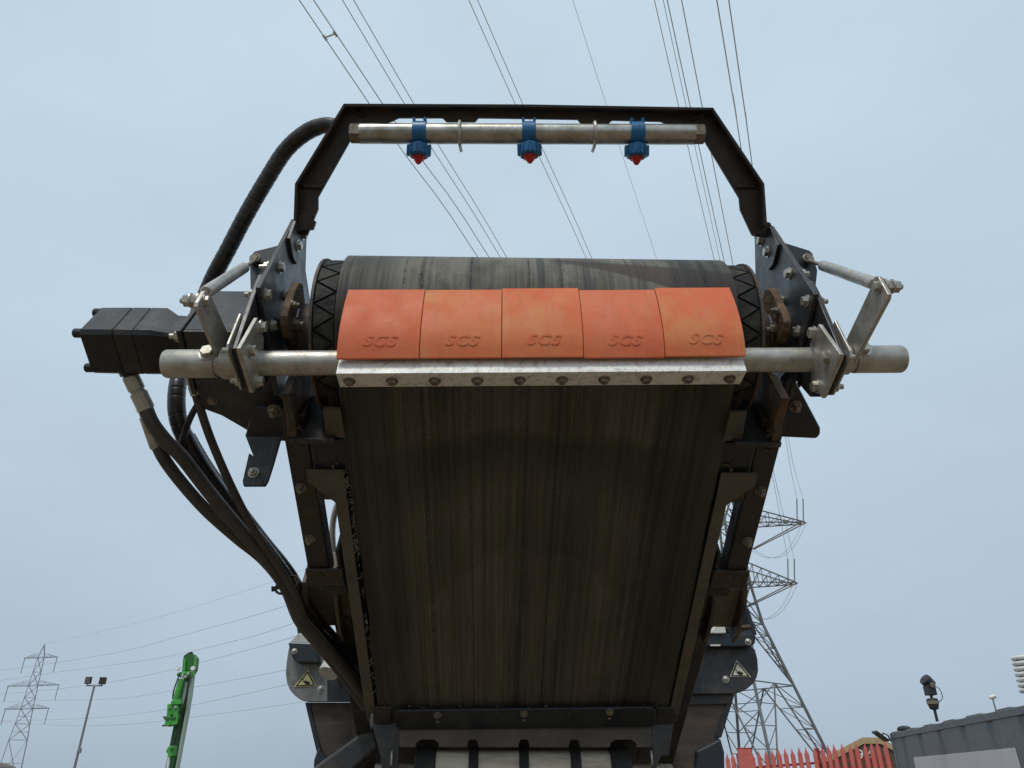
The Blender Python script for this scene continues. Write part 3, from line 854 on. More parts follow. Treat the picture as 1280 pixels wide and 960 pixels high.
def text_mesh(txt, size, extrude, shear=0.0, bold=0.0, bevel=0.0, spacing=1.0):
    cu = bpy.data.curves.new('lettering', 'FONT')
    cu.body, cu.size, cu.extrude, cu.shear, cu.offset, cu.align_x, cu.align_y = txt, size, extrude, shear, bold, 'CENTER', 'CENTER'
    cu.bevel_depth = bevel
    cu.space_character = spacing
    cu.resolution_u = 4
    tmp = bpy.data.objects.new('lettering', cu)
    COL.objects.link(tmp)
    bpy.context.view_layer.update()
    me = bpy.data.meshes.new_from_object(tmp.evaluated_get(bpy.context.evaluated_depsgraph_get()))
    bpy.data.objects.remove(tmp)
    return me
SCS = text_mesh('SCS', .0355, .0007, .30, .0009, .0005, 1.16)
SCS.materials.clear(); SCS.materials.append(MT['orange'])
SCS2 = SCS.copy(); SCS2.materials.clear(); SCS2.materials.append(MT['orangered'])
BW = (XB1 - XB0 + .004) / 5
for k in range(5):
    x0 = XB0 - .002 + BW * k + .0007
    x1 = x0 + BW - .0016
    dz = (0, .0008, 0, -.0012, .0006)[k]
    dy = (0, .001, -.0008, .0012, 0)[k]
    mb = MB()
    wob = [random.uniform(-.0012, .0012) for _ in range(14)]
    secs = []
    NXB = 8
    for j in range(NXB + 1):
        x = x0 + (x1 - x0) * j / NXB
        bow = .0025 * (1 - (2 * j / NXB - 1) ** 2)
        sh = .0105 * (1 - 2 * ((x - XB0) / (XB1 - XB0)))     # rows taper a little to the top
        secs.append([V((PC.x + x + (sh * 0), y + dy - (bow if 2 < i < 8 else 0) * .6, z + dz + tz(x))) for i, (y, z) in enumerate(prof)] +
                    [V((PC.x + x, y + dy, z + dz + tz(x))) for y, z in reversed(inn)])
    loft(mb, secs)
    bd = obj('scraper_blade', mb, 'orange' if k in (1, 2, 4) else 'orangered', scr, .0008, smooth=40)
    i0, i1 = 6, 9
    up = V((0, prof[i0][0] - prof[i1][0], prof[i0][1] - prof[i1][1])).normalized()
    nrm = EX.cross(up).normalized()
    if nrm.y > 0: nrm = -nrm
    mid = V((0, (prof[7][0]), (prof[7][1])))
    xc = (x0 + x1) / 2
    pos = V((PC.x + xc, mid.y + dy - .0008, mid.z + dz + tz(xc)))
    o = bpy.data.objects.new('raised_lettering', SCS if k in (1, 2, 4) else SCS2)
    link(o, bd, Matrix.Translation(pos) @ Matrix((EX * 1.16, up, EX.cross(up))).transposed().to_4x4())

# ================================================================== SPRAY BAR
AD = 2.08          # the arch leans forward over the pulley
spr = thing('spray_bar', 'dark steel arch above the pulley holding a galvanised water pipe with three blue nozzles', 'spray bar', (PC.x, 1.66, 2.95))
arch = [(367, 284), (369, 230), (430, 130), (660, 131), (891, 135), (955, 230), (958.5, 282), (952, 293), (940, 293), (925.5, 262), (924, 247), (878, 171), (862, 167), (826, 151.5),
        (765, 150), (760, 155), (727, 155), (722, 149), (598, 147), (594, 152), (558, 152), (553, 147), (498, 147), (490, 151), (460, 161), (444, 164), (397.5, 246), (397.5, 261), (384, 294), (374, 293)]
arch = [(640 + (x - 640) * .987, 480 + (y - 480) * .987) if i_ < 7 else (x, y) for i_, (x, y) in enumerate(arch)]
ap = [at(x, y, 'D', AD) for x, y in arch]
obj('arch_plate', MB().prism(ap, FWD * .010), 'archp', spr, .0015)
mb = MB()
for i in range(6):
    p, q = ap[i], ap[i + 1]
    if abs(i - 0) < 6 and i != 6:
        inn_ = (at(661, 235, 'D', AD) - (p + q) / 2)
        tdir = (q - p).normalized()
        nn = (inn_ - tdir * inn_.dot(tdir)).normalized()
        mb.box(p - FWD * .0304, q - p, nn * .007, FWD * .030)
obj('edge_flange', mb, 'archp', spr)
for i in (1, 2, 4, 5):
    wb = MB()
    for k in range(9):
        q_ = ap[i].lerp(at(661, 235, 'D', AD), .028 + .0085 * k) - FWD * .003
        wb.lathe(q_ - FWD * .002, FWD, [(-.002, .003), (.0, .0062), (.004, .0062)], 7)
    obj('weld_bead', wb, 'archp', spr, smooth=60)['kind'] = 'stuff'
for sg in (-1, 1):
    tb = [(938, 284), (953, 276), (963, 278), (968, 289), (958, 297), (941, 294)]
    obj('foot_tab', MB().prism([sgn(at(x, y, 'D', AD + .011), sg) for x, y in tb], FWD * .012), 'archp', spr, .0015)
foot = [(943, 294), (962, 283), (972, 306), (966, 330), (960, 338), (953, 330), (949, 312)]
for sg in (-1, 1):
    ft = obj('foot_plate', MB().prism([sgn(at(x, y, 'x', .650), sg) for x, y in foot], EX * .0095 * sg), 'clean', spr, .0015)
    for x, y in ((952, 301), (960, 315)):
        p = sgn(at(x, y, 'x', .650), sg)
        bolt(p, EX * -sg, ft)
        bolt(p + EX * .024 * sg, EX * sg, ft, 'nut', .8)
yp = AD - .031
pa, pb = at(450, 167, 'D', yp), at(868, 168, 'D', yp)
PR = .0272
pipe = obj('water_pipe', MB().tube([pa, pb], PR, 24), 'galvpipe', spr, smooth=40)
for p, d in ((pa, pa - pb), (pb, pb - pa)):
    obj('end_cap', MB().lathe(p - d.normalized() * .004, d, [(0, .026), (.002, .0295), (.026, .0295), (.030, .024)], 6), 'oldbolt', pipe, smooth=25)
axp = (pb - pa).normalized()
for xq in (575, 743):
    p = at(xq, 167, 'D', yp)
    p = pa + axp * (p - pa).dot(axp)
    pts = [p + FWD * .045 + UPV * (PR + .005)]
    for k in range(9):
        a = math.pi / 2 + math.pi * k / 8
        pts.append(p + FWD * math.cos(a) * (PR + .005) + UPV * math.sin(a) * (PR + .005))
    pts.append(p + FWD * .045 - UPV * (PR + .005))
    obj('u_bolt', MB().tube(pts, .0045, 8), 'galv', pipe, smooth=40)
for xq in (525, 661, 796):
    p = at(xq, 167, 'D', yp)
    p = pa + axp * (p - pa).dot(axp)
    mb = MB()
    # clip round the pipe
    mb.lathe(p - axp * .0185, axp, [(0, PR + .001), (0, PR + .006), (.037, PR + .006), (.037, PR + .001)], 20)
    for e in (-1, 1):
        mb.box(p + axp * (e * .015 - .0035) + UPV * (PR + .002) - FWD * .014, axp * .007, FWD * .024, UPV * .011)
    nz = obj('spray_nozzle', mb, 'blue', spr, .001, smooth=30)
    dn = (-UPV - FWD * random.uniform(.08, .2) + axp * random.uniform(-.06, .06)).normalized()
    mb = MB().lathe(p + dn * (PR - .004), dn, [(0, .019), (.012, .019), (.013, .024)], 16)
    obj('nozzle_neck', mb, 'blue', nz, smooth=30)
    mb = MB()
    nr = 20
    q = p + dn * (PR + .004)
    prof_ = [(0, .022), (.003, .0275), (.030, .0275), (.034, .0245)]
    mb.lathe(q, dn, prof_, nr)
    u_ = dn.orthogonal().normalized(); w_ = dn.cross(u_)
    for k in range(12):
        a = 2 * math.pi * k / 12
        r_ = u_ * math.cos(a) + w_ * math.sin(a)
        t_ = dn.cross(r_)
        mb.box(q + dn * .004 + r_ * .0262 - t_ * .003, t_ * .006, dn * .026, r_ * .0042)
    for k in (0, 6):
        a = 2 * math.pi * k / 12 + .3
        r_ = axp if k == 0 else -axp
        t_ = dn.cross(r_)
        mb.box(q + dn * .002 + r_ * .026 - t_ * .007, t_ * .014, dn * .028, r_ * .007)
    obj('nozzle_cap', mb, 'blue', nz, .0008, smooth=30)
    mb = MB().lathe(q + dn * .030, dn, [(0, .0175), (.004, .0175), (.012, .013), (.022, .0068), (.025, .003)], 12)
    for k in range(8):
        a = 2 * math.pi * k / 8
        r_ = u_ * math.cos(a) + w_ * math.sin(a); t_ = dn.cross(r_)
        mb.box(q + dn * .032 + r_ * .010 - t_ * .0015, t_ * .003, dn * .008, r_ * .0085)
    obj('nozzle_tip', mb, 'red', nz, smooth=30)

# ================================================================== HOSES
def hose(label, pts, r, mat='hose', ribs=0, group='hydraulic hoses beside the motor', fitting=None, name='hydraulic_hose', cat='hose', n=8):
    P = spline([at(x, y, 'D', d) for x, y, d in pts], n)
    t = thing(name, label, cat, P[-1], group)
    rs = r
    if isinstance(r, tuple):
        rs = [r[0] + (r[1] - r[0]) * min(1, i / (len(P) * r[2])) for i in range(len(P))]
    if ribs:
        Q, rr, acc, i = [], [], 0.0, 0
        base = rs if isinstance(rs, list) else [rs] * len(P)
        tot = 0
        for a, b_ in zip(P, P[1:]):
            L_ = (b_ - a).length
            k = max(1, int(L_ / (ribs / 9)))
            for j in range(k):
                Q.append(a.lerp(b_, j / k)); 
                ph = ((tot + L_ * j / k) % ribs) / ribs
                rr.append(base[i] * (1.0 if ph > .12 else .95) )
            tot += L_; i += 1
        Q.append(P[-1]); rr.append(base[-1])
        P, rs = Q, rr
    obj('hose_body', MB().tube(P, rs, 12), mat, t, smooth=50)
    if fitting:
        for (x, y, d), (x2, y2, d2), r_, m_ in fitting:
            a, b_ = at(x, y, 'D', d), at(x2, y2, 'D', d2)
            l = (b_ - a).length
            mb = MB().lathe(a, b_ - a, [(0, r_ * .8), (l * .06, r_), (l * .42, r_), (l * .44, r_ * .86), (l * .5, r_ * .86), (l * .52, r_ * 1.04), (l * .97, r_ * 1.04), (l, r_ * .9)], 12)
            obj('hose_fitting', mb, m_, t, smooth=25)
    return t
hose('thick spiral wrapped black hose looping from the spray pipe down behind the motor',
     [(452, 167, 2.10), (436, 161, 2.16), (420, 157, 2.2), (404, 157, 2.22), (382, 166, 2.24), (357, 188, 2.26), (333, 225, 2.26), (308, 268, 2.26), (285, 312, 2.26), (265, 350, 2.27), (245, 400, 2.27), (229, 450, 2.22), (221, 490, 2.15), (223, 525, 2.12), (237, 558, 2.13), (262, 598, 2.17), (297, 645, 2.22), (332, 688, 2.28), (360, 728, 2.34), (380, 772, 2.40), (412, 808, 2.50), (440, 842, 2.60), (468, 880, 2.68)],
     (.016, .0245, .16), 'hose', .026)
hose('dusty brown hose from the upper fitting under the motor, in front of the bundle',
     [(181, 508, 2.02), (191, 530, 2.02), (208, 552, 2.03), (228, 572, 2.05), (262, 616, 2.10), (300, 662, 2.15), (334, 700, 2.2), (358, 735, 2.26), (377, 775, 2.32), (404, 806, 2.42), (432, 838, 2.52), (462, 880, 2.62)],
     .019, 'dusthose', 0, fitting=[((162, 468, 2.0), (183, 512, 2.02), .0215, 'galv')])
hose('lowest dusty hose, outermost of the bundle curving under the motor',
     [(196, 556, 2.08), (206, 575, 2.08), (226, 602, 2.1), (258, 638, 2.14), (296, 672, 2.18), (330, 700, 2.23), (356, 734, 2.3), (374, 776, 2.37), (402, 810, 2.45), (428, 843, 2.55), (458, 884, 2.63)],
     .017, 'dusthose', 0, fitting=[((168, 478, 2.06), (197, 560, 2.08), .0185, 'galv')])
hose('thin straight grey brown hose hanging from the pipe end to the bundle',
     [(240, 476, 2.0), (247, 500, 2.02), (262, 545, 2.05), (283, 595, 2.08), (305, 640, 2.12), (326, 676, 2.16), (348, 708, 2.2), (368, 742, 2.26), (384, 780, 2.34), (408, 812, 2.44)],
     .0115, 'dusthose', 0, fitting=[((237, 470, 2.0), (245, 494, 2.01), .0135, 'galv')])
hose('thin black cable curling out of the motor mount into the bundle',
     [(262, 486, 2.12), (251, 500, 2.09), (240, 518, 2.07), (232, 538, 2.08), (228, 560, 2.1), (240, 585, 2.13), (262, 612, 2.16)], .009, 'hose')
hose('short black cable curving behind the right hand gusset plate',
     [(975, 500, 2.12), (988, 492, 2.1), (999, 480, 2.08), (1006, 466, 2.06)], .007, 'hose', group='cables under the head plates')
hose('ribbed black conduit lying along the back of the hose bundle',
     [(236, 545, 2.19), (262, 588, 2.22), (296, 632, 2.27), (330, 676, 2.32), (362, 716, 2.38), (388, 762, 2.46), (424, 806, 2.58), (452, 838, 2.68)], .018, 'hose', .012)
t = thing('cable_tie', 'black clamp ring gathering the hose bundle below the beam', 'clamp', at(354, 732, 'D', 2.26))
cp = at(359, 731, 'D', 2.29)
dd = (at(377, 772, 'D', 2.35) - at(340, 700, 'D', 2.23)).normalized()
u_ = dd.orthogonal().normalized(); w_ = dd.cross(u_)
obj('tie_band', MB().tube([cp + (u_ * math.cos(a) * .036 + w_ * math.sin(a) * .036) for a in [i * math.pi / 10 for i in range(21)]], .004, 6, False), 'black', t, smooth=40)
obj('tie_knob', MB().lathe(at(349, 735, 'D', 2.22), (-1, -.2, -.2), [(0, .004), (.012, .004), (.013, .008), (.022, .008)], 8), 'dark', t, smooth=40)
hose('bare silver conduit loop seen through the gap beside the belt',
     [(436, 612, 2.75), (424, 626, 2.75), (417, 648, 2.75), (416, 676, 2.75), (421, 706, 2.76), (430, 735, 2.78)], .012, 'chrome', group='conduits behind the frame', name='conduit', cat='conduit')

# ================================================================== MACHINE BODY BEHIND
BY = 3.4
body = thing('crushing_machine', 'dark grey tracked machine body behind the conveyor with two rounded lugs and brown chute', 'machine', (PC.x, 4.6, 0))
def bp(x, y, Y=BY): return at(x, y, 'y', Y)
lugR = [(846, 868), (846, 806), (880, 806), (938, 806), (944, 812), (947, 824), (948, 838), (946, 847), (941, 855), (934, 861), (926, 865), (918, 867)]
lugL = [(470, 877), (470, 806), (362, 806), (360, 815), (358, 828), (357, 842), (358.5, 853), (362, 862), (369, 870), (376, 875), (384, 877)]
lr = obj('lug_plate', MB().prism([bp(x, y) for x, y in lugR], V((0, .03, 0))), 'clean', body, .003)
ll = obj('lug_plate', MB().prism([bp(x, y) for x, y in lugL], V((0, .03, 0))), 'lug', body, .003)
bolt(bp(907, 849), (0, -1, 0), lr, 'dome', .95); bolt(bp(401, 861), (0, -1, 0), ll, 'dome', .95)
# warning signs
def sign(tri, mat, lug, hand):
    cx = sum(p[0] for p in tri) / 3; cy = sum(p[1] for p in tri) / 3
    def sc(k): return [(cx + (x - cx) * k, cy + (y - cy) * k) for x, y in tri]
    s1 = obj('warning_sign', MB().prism([bp(x, y, BY - .004) for x, y in tri], V((0, .0035, 0))), mat, lug)
    def tri_ring(k0, k1, dy, m_):
        a, b_ = [bp(x, y, BY - dy) for x, y in sc(k0)], [bp(x, y, BY - dy) for x, y in sc(k1)]
        mb = MB()
        for i in range(3):
            j = (i + 1) % 3
            mb.prism([a[i], a[j], b_[j], b_[i]], V((0, .0008, 0)))
        return mb
    return s1, tri_ring(.9, .70, .0055, 'black'), sc
for tri, mat, lug in (([(385.5, 837), (367.5, 858.5), (395, 857.5)], 'yellow', ll), ([(921, 825), (912.5, 846), (939, 846.5)], 'ivory', lr)):
    s1, rg, sc = sign(tri, mat, lug, None)
    # border and crushed-hand pictogram as print on the sign face
    cx = sum(p[0] for p in tri) / 3; cy = sum(p[1] for p in tri) / 3
    hand = [(-5, 1), (-2, -1), (0, -1.5), (1, .2), (4, 0), (5, 2), (4.5, 4), (0, 4.6), (-2, 3.4), (-3, 2.2)]
    rg.prism([bp(cx + x * .85 + .5, cy + y * .85 + .8, BY - .0055) for x, y in hand], V((0, .0008, 0)))
    rg.prism([bp(cx + x, cy + y, BY - .0055) for x, y in ((-5.0, -1.6), (-4.2, -2.4), (-2.0, .0), (-2.8, .6))], V((0, .0008, 0)))
    obj('pictogram', rg, 'black', s1)
# channels on top of the lugs
mb = MB().prism([bp(x, y, BY - .06) for x, y in ((360, 803), (395, 804.5), (398, 828), (372, 828), (366, 824))], V((0, .058, 0)))
o = obj('lug_channel', mb, 'navy', body, .004); bolt(bp(368, 814, BY - .06), (0, -1, 0), o, 'dome', .8)
obj('channel_cap', MB().prism([bp(x, y, BY + .02) for x, y in ((362, 803), (372, 792), (392, 793), (396, 804))], V((0, .2, .04))), 'offwhite', body, .003)
obj('guide_block', MB().prism([bp(x, y, BY + .1) for x, y in ((369, 772), (392, 772), (395, 793), (372, 793))], V((0, .1, 0))), 'navy', body, .004)
mb = MB().prism([bp(x, y, BY - .06) for x, y in ((880, 792), (945, 793.5), (944, 804), (938, 808), (880, 808))], V((0, .05, 0)))
o = obj('lug_channel', mb, 'navy', body, .004)
bolt(bp(935, 802, BY - .06), (0, -1, 0), o, 'dome', .9); bolt(bp(875, 805, BY - .06), (0, -1, 0), o, 'old', 1.2)
mb = MB().prism([bp(x, y, BY + .03) for x, y in ((932, 760), (936, 760), (946.5, 793), (941, 793))], V((0, .35, 0)))
obj('channel_side', mb, 'navy', body, .003)
mb = MB().prism([bp(x, y, BY + .4) for x, y in ((846, 758), (934, 758), (942, 795), (846, 795))], V((0, .03, 0)))
obj('channel_back', mb, 'navy', body)
mb = MB().tube([bp(856, 787, BY - .03), bp(938, 784, BY - .03)], .011, 10)
obj('rusty_rod', mb, 'rusty', body, smooth=40)
obj('label_plate', MB().prism([bp(x, y, BY - .02) for x, y in ((859.5, 781), (876, 781), (877.5, 791), (859, 791))], V((0, .006, 0))), 'sticker', body)
obj('label_plate', MB().prism([bp(x, y, BY - .0625) for x, y in ((888, 805.5), (900.5, 805.5), (900.5, 807.5), (888, 807.5))], V((0, .002, 0))), 'sticker', body)
mb = MB().lathe(bp(861, 810, BY - .10), (0, 1, 0), [(0, .022), (.006, .034), (.10, .034)], 18)
obj('pivot_pin', mb, 'oldbolt', body, smooth=30)
obj('pin_keeper', MB().prism([bp(x, y, BY - .09) for x, y in ((858, 797), (881, 796), (880, 802), (858, 803))], V((0, .01, 0))), 'dusty', body, .002)
# pale pipe above the left lug
P = spline([bp(446, 778, BY - .05), bp(434, 800, BY - .06), bp(420, 822, BY - .1), bp(410, 842, BY - .14)], 6)
obj('pale_pipe', MB().tube(P, [.045] * 8 + [.04] * (len(P) - 8), 16), 'offwhite', body, smooth=40)
obj('inner_plate', MB().prism([bp(x, y, BY - .015) for x, y in ((409, 876), (409, 835), (424, 800), (470, 790), (492, 790), (492, 876))], V((0, .012, 0))), 'navy', body)
# chute plates under the lugs
for nm, pts in (('chute_plate', [(387, 878), (455, 878), (492, 878), (492, 985), (412, 985)]), ('chute_plate', [(838, 868), (916, 868), (908, 900), (892, 940), (876, 985), (800, 985), (820, 900)])):
    obj(nm, MB().prism([bp(x, y, BY + .035) for x, y in pts], V((0, .02, 0))), 'chute', body, .003)
obj('chute_edge', MB().prism([bp(x, y, BY + .03) for x, y in ((381, 878), (387, 878), (405, 950), (398, 950))], V((0, .12, 0))), 'navy', body, .003)
obj('chute_edge', MB().prism([bp(x, y, BY + .03) for x, y in ((911, 868), (918.5, 868), (902, 922), (893, 922))], V((0, .12, 0))), 'navy', body, .003)
obj('corner_guard', MB().prism([bp(x, y, BY + .02) for x, y in ((870, 938), (901, 922), (906, 940), (907, 990), (866, 990))], V((0, .5, 0))), 'navy', body, .01)
obj('corner_guard', MB().prism([bp(x, y, BY + .02) for x, y in ((392, 950), (398, 932), (410, 950), (410, 990), (390, 990))], V((0, .5, 0))), 'navy', body, .01)
obj('skirt_seam', MB().prism([bp(x, y, BY + .025) for x, y in ((838, 868), (918, 867.5), (914, 880), (838, 882))], V((0, .0095, 0))), 'paint', body, .003)
# big support beam, lower left
sb_ = [bp(388, 962, 3.2), bp(466, 904, 3.2), bp(474, 934, 3.2), bp(440, 964, 3.2), bp(330, 1060, 3.2), bp(260, 1060, 3.2)]
obj('support_beam', MB().prism(sb_, V((0, .16, 0))), 'clean', body, .012)
# hull, tracks
mb = MB().wbox(PC.x - .74, PC.x + .74, 3.62, 8.5, .55, 1.62)
obj('hull', mb, 'paint', body, .02)
mb = MB().wbox(PC.x - .42, PC.x + .42, 3.44, 3.60, .8, 1.70)
obj('front_panel', mb, 'paint', body, .02)
for sg in (-1, 1):
    xa = PC.x + sg * 1.05 - .22
    prof_t = [(3.9, .3), (4.1, .08), (4.4, .0), (7.6, .0), (7.9, .08), (8.1, .3), (8.0, .55), (7.7, .68), (4.3, .68), (4.0, .55)]
    obj('crawler_track', MB().prism([V((xa, y, z + .002)) for y, z in prof_t], V((.44, 0, 0))), 'blackr', body, .03)
    obj('track_beam', MB().wbox(PC.x + sg * .78 - .12, PC.x + sg * .78 + .12, 4.4, 7.6, .25, .60), 'paint', body, .01)
# arm that carries the conveyor on the hull
for sg in (-1, 1):
    a, b_ = c(.60 * sg, 1.0, -.06), V((PC.x + sg * .60, 3.75, 1.55))
    obj('conveyor_support', MB().box(a + V((-.03, 0, -.05)), V((.06, 0, 0)), V((0, 0, .12)), b_ - a), 'paint', body, .004)
rag = MB()
rp_ = [bp(x, y, BY - .075) for x, y in ((884.5, 791.5), (893, 784), (900, 778.5), (904, 778), (906.5, 784), (908, 791.5), (897, 792))]
rag.prism(rp_, V((0, .03, .004)))
o = obj('crumpled_rag', rag, 'sticker', None, .004)
tag(o, 'crumpled white rag stuck on the black channel above the right lug', 'rag')

# ================================================================== POWER LINES, PYLONS
def tower(name, label, base, yaw, H, hb, levels, arms, rl, rb, mat, npan_arm=5, arm_yaw=None):
    """levels: (z, half width); arms: (z, half length left, half length right, depth)"""
    t = thing(name, label, 'pylon', base)
    base = V(base)
    ca, sa = math.cos(yaw), math.sin(yaw)
    def W(x, y, z): return base + V((x * ca - y * sa, x * sa + y * ca, z))
    legs, br = [MB() for _ in range(4)], MB()
    cor = [(-1, -1), (1, -1), (1, 1), (-1, 1)]
    for (z0, h0), (z1, h1) in zip(levels, levels[1:]):
        for k in range(4):
            a, b_ = cor[k], cor[(k + 1) % 4]
            P0, P1 = W(a[0] * h0, a[1] * h0, z0), W(a[0] * h1, a[1] * h1, z1)
            Q0, Q1 = W(b_[0] * h0, b_[1] * h0, z0), W(b_[0] * h1, b_[1] * h1, z1)
            legs[k].tube([P0, P1], rl, 4)
            br.tube([P1, Q1], rb, 4)
            if h0 > 3.5:            # splayed feet: K-bracing from the middle of the upper strut to each foot
                mid = P1.lerp(Q1, .5)
                br.tube([P0, mid], rb * 1.3, 4); br.tube([Q0, mid], rb * 1.3, 4)
                nsub = 5
                for j in range(1, nsub):
                    f = j / nsub
                    A, B = P0.lerp(P1, f), P0.lerp(mid, f)
                    br.tube([A, B], rb * .7, 4)
                    br.tube([A, P0.lerp(mid, (j + 1) / nsub)], rb * .7, 4)
                    A, B = Q0.lerp(Q1, f), Q0.lerp(mid, f)
                    br.tube([A, B], rb * .7, 4)
                    br.tube([A, Q0.lerp(mid, (j + 1) / nsub)], rb * .7, 4)
            else:
                br.tube([P0, Q1], rb, 4); br.tube([Q0, P1], rb, 4)
                if h0 > 2:
                    br.tube([P0.lerp(P1, .5), Q0.lerp(Q1, .5)], rb * .7, 4)
    for l_ in legs: obj('tower_leg', l_, mat, t)
    obj('lattice_bracing', br, mat, t)
    ay = yaw if arm_yaw is None else arm_yaw
    ca2, sa2 = math.cos(ay), math.sin(ay)
    def W2(x, y, z): return base + V((x * ca2 - y * sa2, x * sa2 + y * ca2, z))
    tips = []
    for z, lL, lR, hw, dep in arms:
        for sg, l in ((-1, lL), (1, lR)):
            mb = MB()
            tip = W2(sg * l, 0, z)
            tips.append(tip)
            for e in (-1, 1):
                root_l, root_u = W2(sg * hw, e * hw, z), W2(sg * hw, e * hw, z + dep)
                tp_ = W2(sg * l, e * hw * .35, z)
                mb.tube([root_l, tp_], rb * 1.2, 4); mb.tube([root_u, tp_], rb * 1.2, 4)
                for j in range(npan_arm):
                    f, f2 = j / npan_arm, (j + 1) / npan_arm
                    mb.tube([root_l.lerp(tp_, f), root_u.lerp(tp_, f2)], rb * .7, 4)
                    mb.tube([root_l.lerp(tp_, f2), root_u.lerp(tp_, f2)], rb * .7, 4)
            for j in range(npan_arm + 1):
                f = j / npan_arm
                A = W2(sg * hw, -hw, z).lerp(W2(sg * l, -hw * .35, z), f)
                B = W2(sg * hw, hw, z).lerp(W2(sg * l, hw * .35, z), f)
                mb.tube([A, B], rb * .8, 4)
                if j < npan_arm:
                    B2 = W2(sg * hw, hw, z).lerp(W2(sg * l, hw * .35, z), (j + 1) / npan_arm)
                    mb.tube([A, B2], rb * .6, 4)
            obj('cross_arm', mb, mat, t)
    return t, tips

YT = 94.0
A1, A2 = at(1001, 658, 'y', YT), at(991, 732, 'y', YT)
bc = at(946, 978, 'y', YT); bc.z = 0
def dz_(p): return p.z
z1, z2 = A1.z, A2.z
z3 = z1 + (z1 - z2) * .95
aw = math.radians(-8)
lR1 = (A1 - bc).xy.length
lR2 = (A2 - bc).xy.length
tw, tips = tower('electricity_pylon', 'tall lattice steel pylon standing close behind the machine at right', bc, math.radians(45 - 6), 50, 9.5,
    [(0, 6.9), (11.5, 4.05), (18.5, 2.3), (z2, 1.75), (z2 + 4, 1.6), (z1, 1.4), (z1 + 4, 1.25), (z3, 1.1), (z3 + 4, .9), (z3 + 9, .15)],
    [(z2, lR2, lR2, 1.7, 2.6), (z1, lR1, lR1, 1.35, 2.6), (z3, 6.5, 6.5, 1.0, 2.2)], .19, .078, 'lattice', 6, aw)
# jumper loops and tension insulators on the right-hand arms
for tip, nm in ((tips[1], 'lower'), (tips[3], 'upper')):
    back = tip + V((-5.6, 4.5, -2.2))
    mb = MB()
    for e in (-.25, .25):
        P = []
        for i in range(15):
            f = i / 14
            p = tip.lerp(back, f) + V((e, 0, -3.4 * 4 * f * (1 - f) * .75))
            P.append(p)
        mb.tube(P, .03, 4)
    obj('jumper_loop', mb, 'wire', tw)
    mb = MB()
    for e in (-.35, .35):
        mb.tube([tip + V((e, 0, .1)), back + V((e * .4, 0, 0))], .08, 5)
        xo = -1.0 if e < 0 else -.2
        mb.tube([tip + V((xo, -.3, 0)), tip + V((xo - .12, -1.8, 2.6))], .075, 5)
    obj('tension_insulator', mb, 'glassins', tw)

def wire(label, pts, r, group):
    P = spline(pts, 6)
    o = obj('power_cable', MB().tube(P, r, 5), 'wire', None, smooth=60)
    return tag(o, label, 'cable', group)
HW = 25.0
GRP = 'overhead power cables crossing above the spray bar'
defs = [
 ('left cable of the first pair from the left, above the arch', (374, 0), (597, 321), 24, .022, -1, 'a'),
 ('right cable of the first pair from the left, above the arch', (392, 0), (611, 321), 24, .022, -1, 'a'),
 ('left cable of the second pair from the left, crossing the arch', (428, 0), (625, 321), 29, .022, -1, 'b'),
 ('right cable of the second pair from the left, crossing the arch', (442, 0), (633, 321), 29, .022, -1, 'b'),
 ('left cable of the pair passing just left of the middle nozzle', (586, 0), (732, 321), 33, .022, -1, 'c'),
 ('right cable of the pair passing just left of the middle nozzle', (597, 0), (739, 321), 33, .022, -1, 'c'),
 ('thin lone earth cable between the middle and right nozzles', (716, 0), (820, 321), 42, .016, 0, 'd'),
 ('leftmost of the four close cables near the right of the arch', (818, 0), (892, 321), 33, .022, 1, 'e'),
 ('thin second cable of the four near the right of the arch', (829, 0), (899, 321), 33, .018, 1, 'e'),
 ('third cable of the four near the right of the arch', (834, 0), (904, 321), 28, .024, 1, 'f'),
 ('rightmost of the four close cables near the right of the arch', (852, 0), (916, 330), 28, .024, 1, 'f'),
 ('left cable of the far right pair above the arch corner', (896, 0), (925.5, 180), 22, .022, 1, 'g'),
 ('right cable of the far right pair above the arch corner', (911, 0), (940, 205), 22, .022, 1, 'g')]
def lerp_z(p0, p1, t): return p0 + (p1 - p0) * t
for lab, a, b_, h, r_, side, k in defs:
    z = 1.6 + h
    P0, P1 = at(*a, 'z', z), at(*b_, 'z', z)
    dirv = (P1 - P0)
    pts = [P0 - dirv.normalized() * 60 + V((0, 0, 3)), P0, P1]
    tgt = {'f': at(981, 655, 'y', 90), 'g': at(992, 598, 'y', 86)}.get(k)
    off = {('f', 834): -.7, ('f', 852): .25, ('g', 896): -.35, ('g', 911): .25}.get((k, a[0]), 0)
    if k == 'f':
        e1 = tips[1] + V((-1.12 if off < 0 else -.32, -1.8, 2.6))
        pts += [at(966 + off * 3, 588, 'y', 60), e1]
    elif k == 'g':
        e1 = tips[3] + V((-1.12 if off < 0 else -.32, -1.8, 2.6))
        pts += [at(986 + off * 6, 560, 'y', 62), e1]
    else:
        e1 = {'a': tips[0], 'b': tips[2], 'c': tips[4], 'e': tips[5], 'd': bc + V((0, 0, z3 + 9))}[k]
        n_ = P1 + dirv.normalized() * ((e1 - P1).length * .55)
        n_.z = lerp_z(P1.z, e1.z, .4)
        pts += [n_.lerp(P1.lerp(e1, .55), .5), e1]
    o = wire(lab, pts, r_ * .95, GRP)
    if k == 'a' and a[0] == 374:
        s0 = P0 + (at(406, 47, 'z', z) - P0); s1 = at(419, 42, 'z', z)
        mb = MB().tube([s0, s1], .035, 6)
        for q in (s0, s1):
            mb.lathe(q - dirv.normalized() * .12, dirv, [(0, .05), (.24, .05)], 8)
        obj('cable_spacer', mb, 'wire', o)
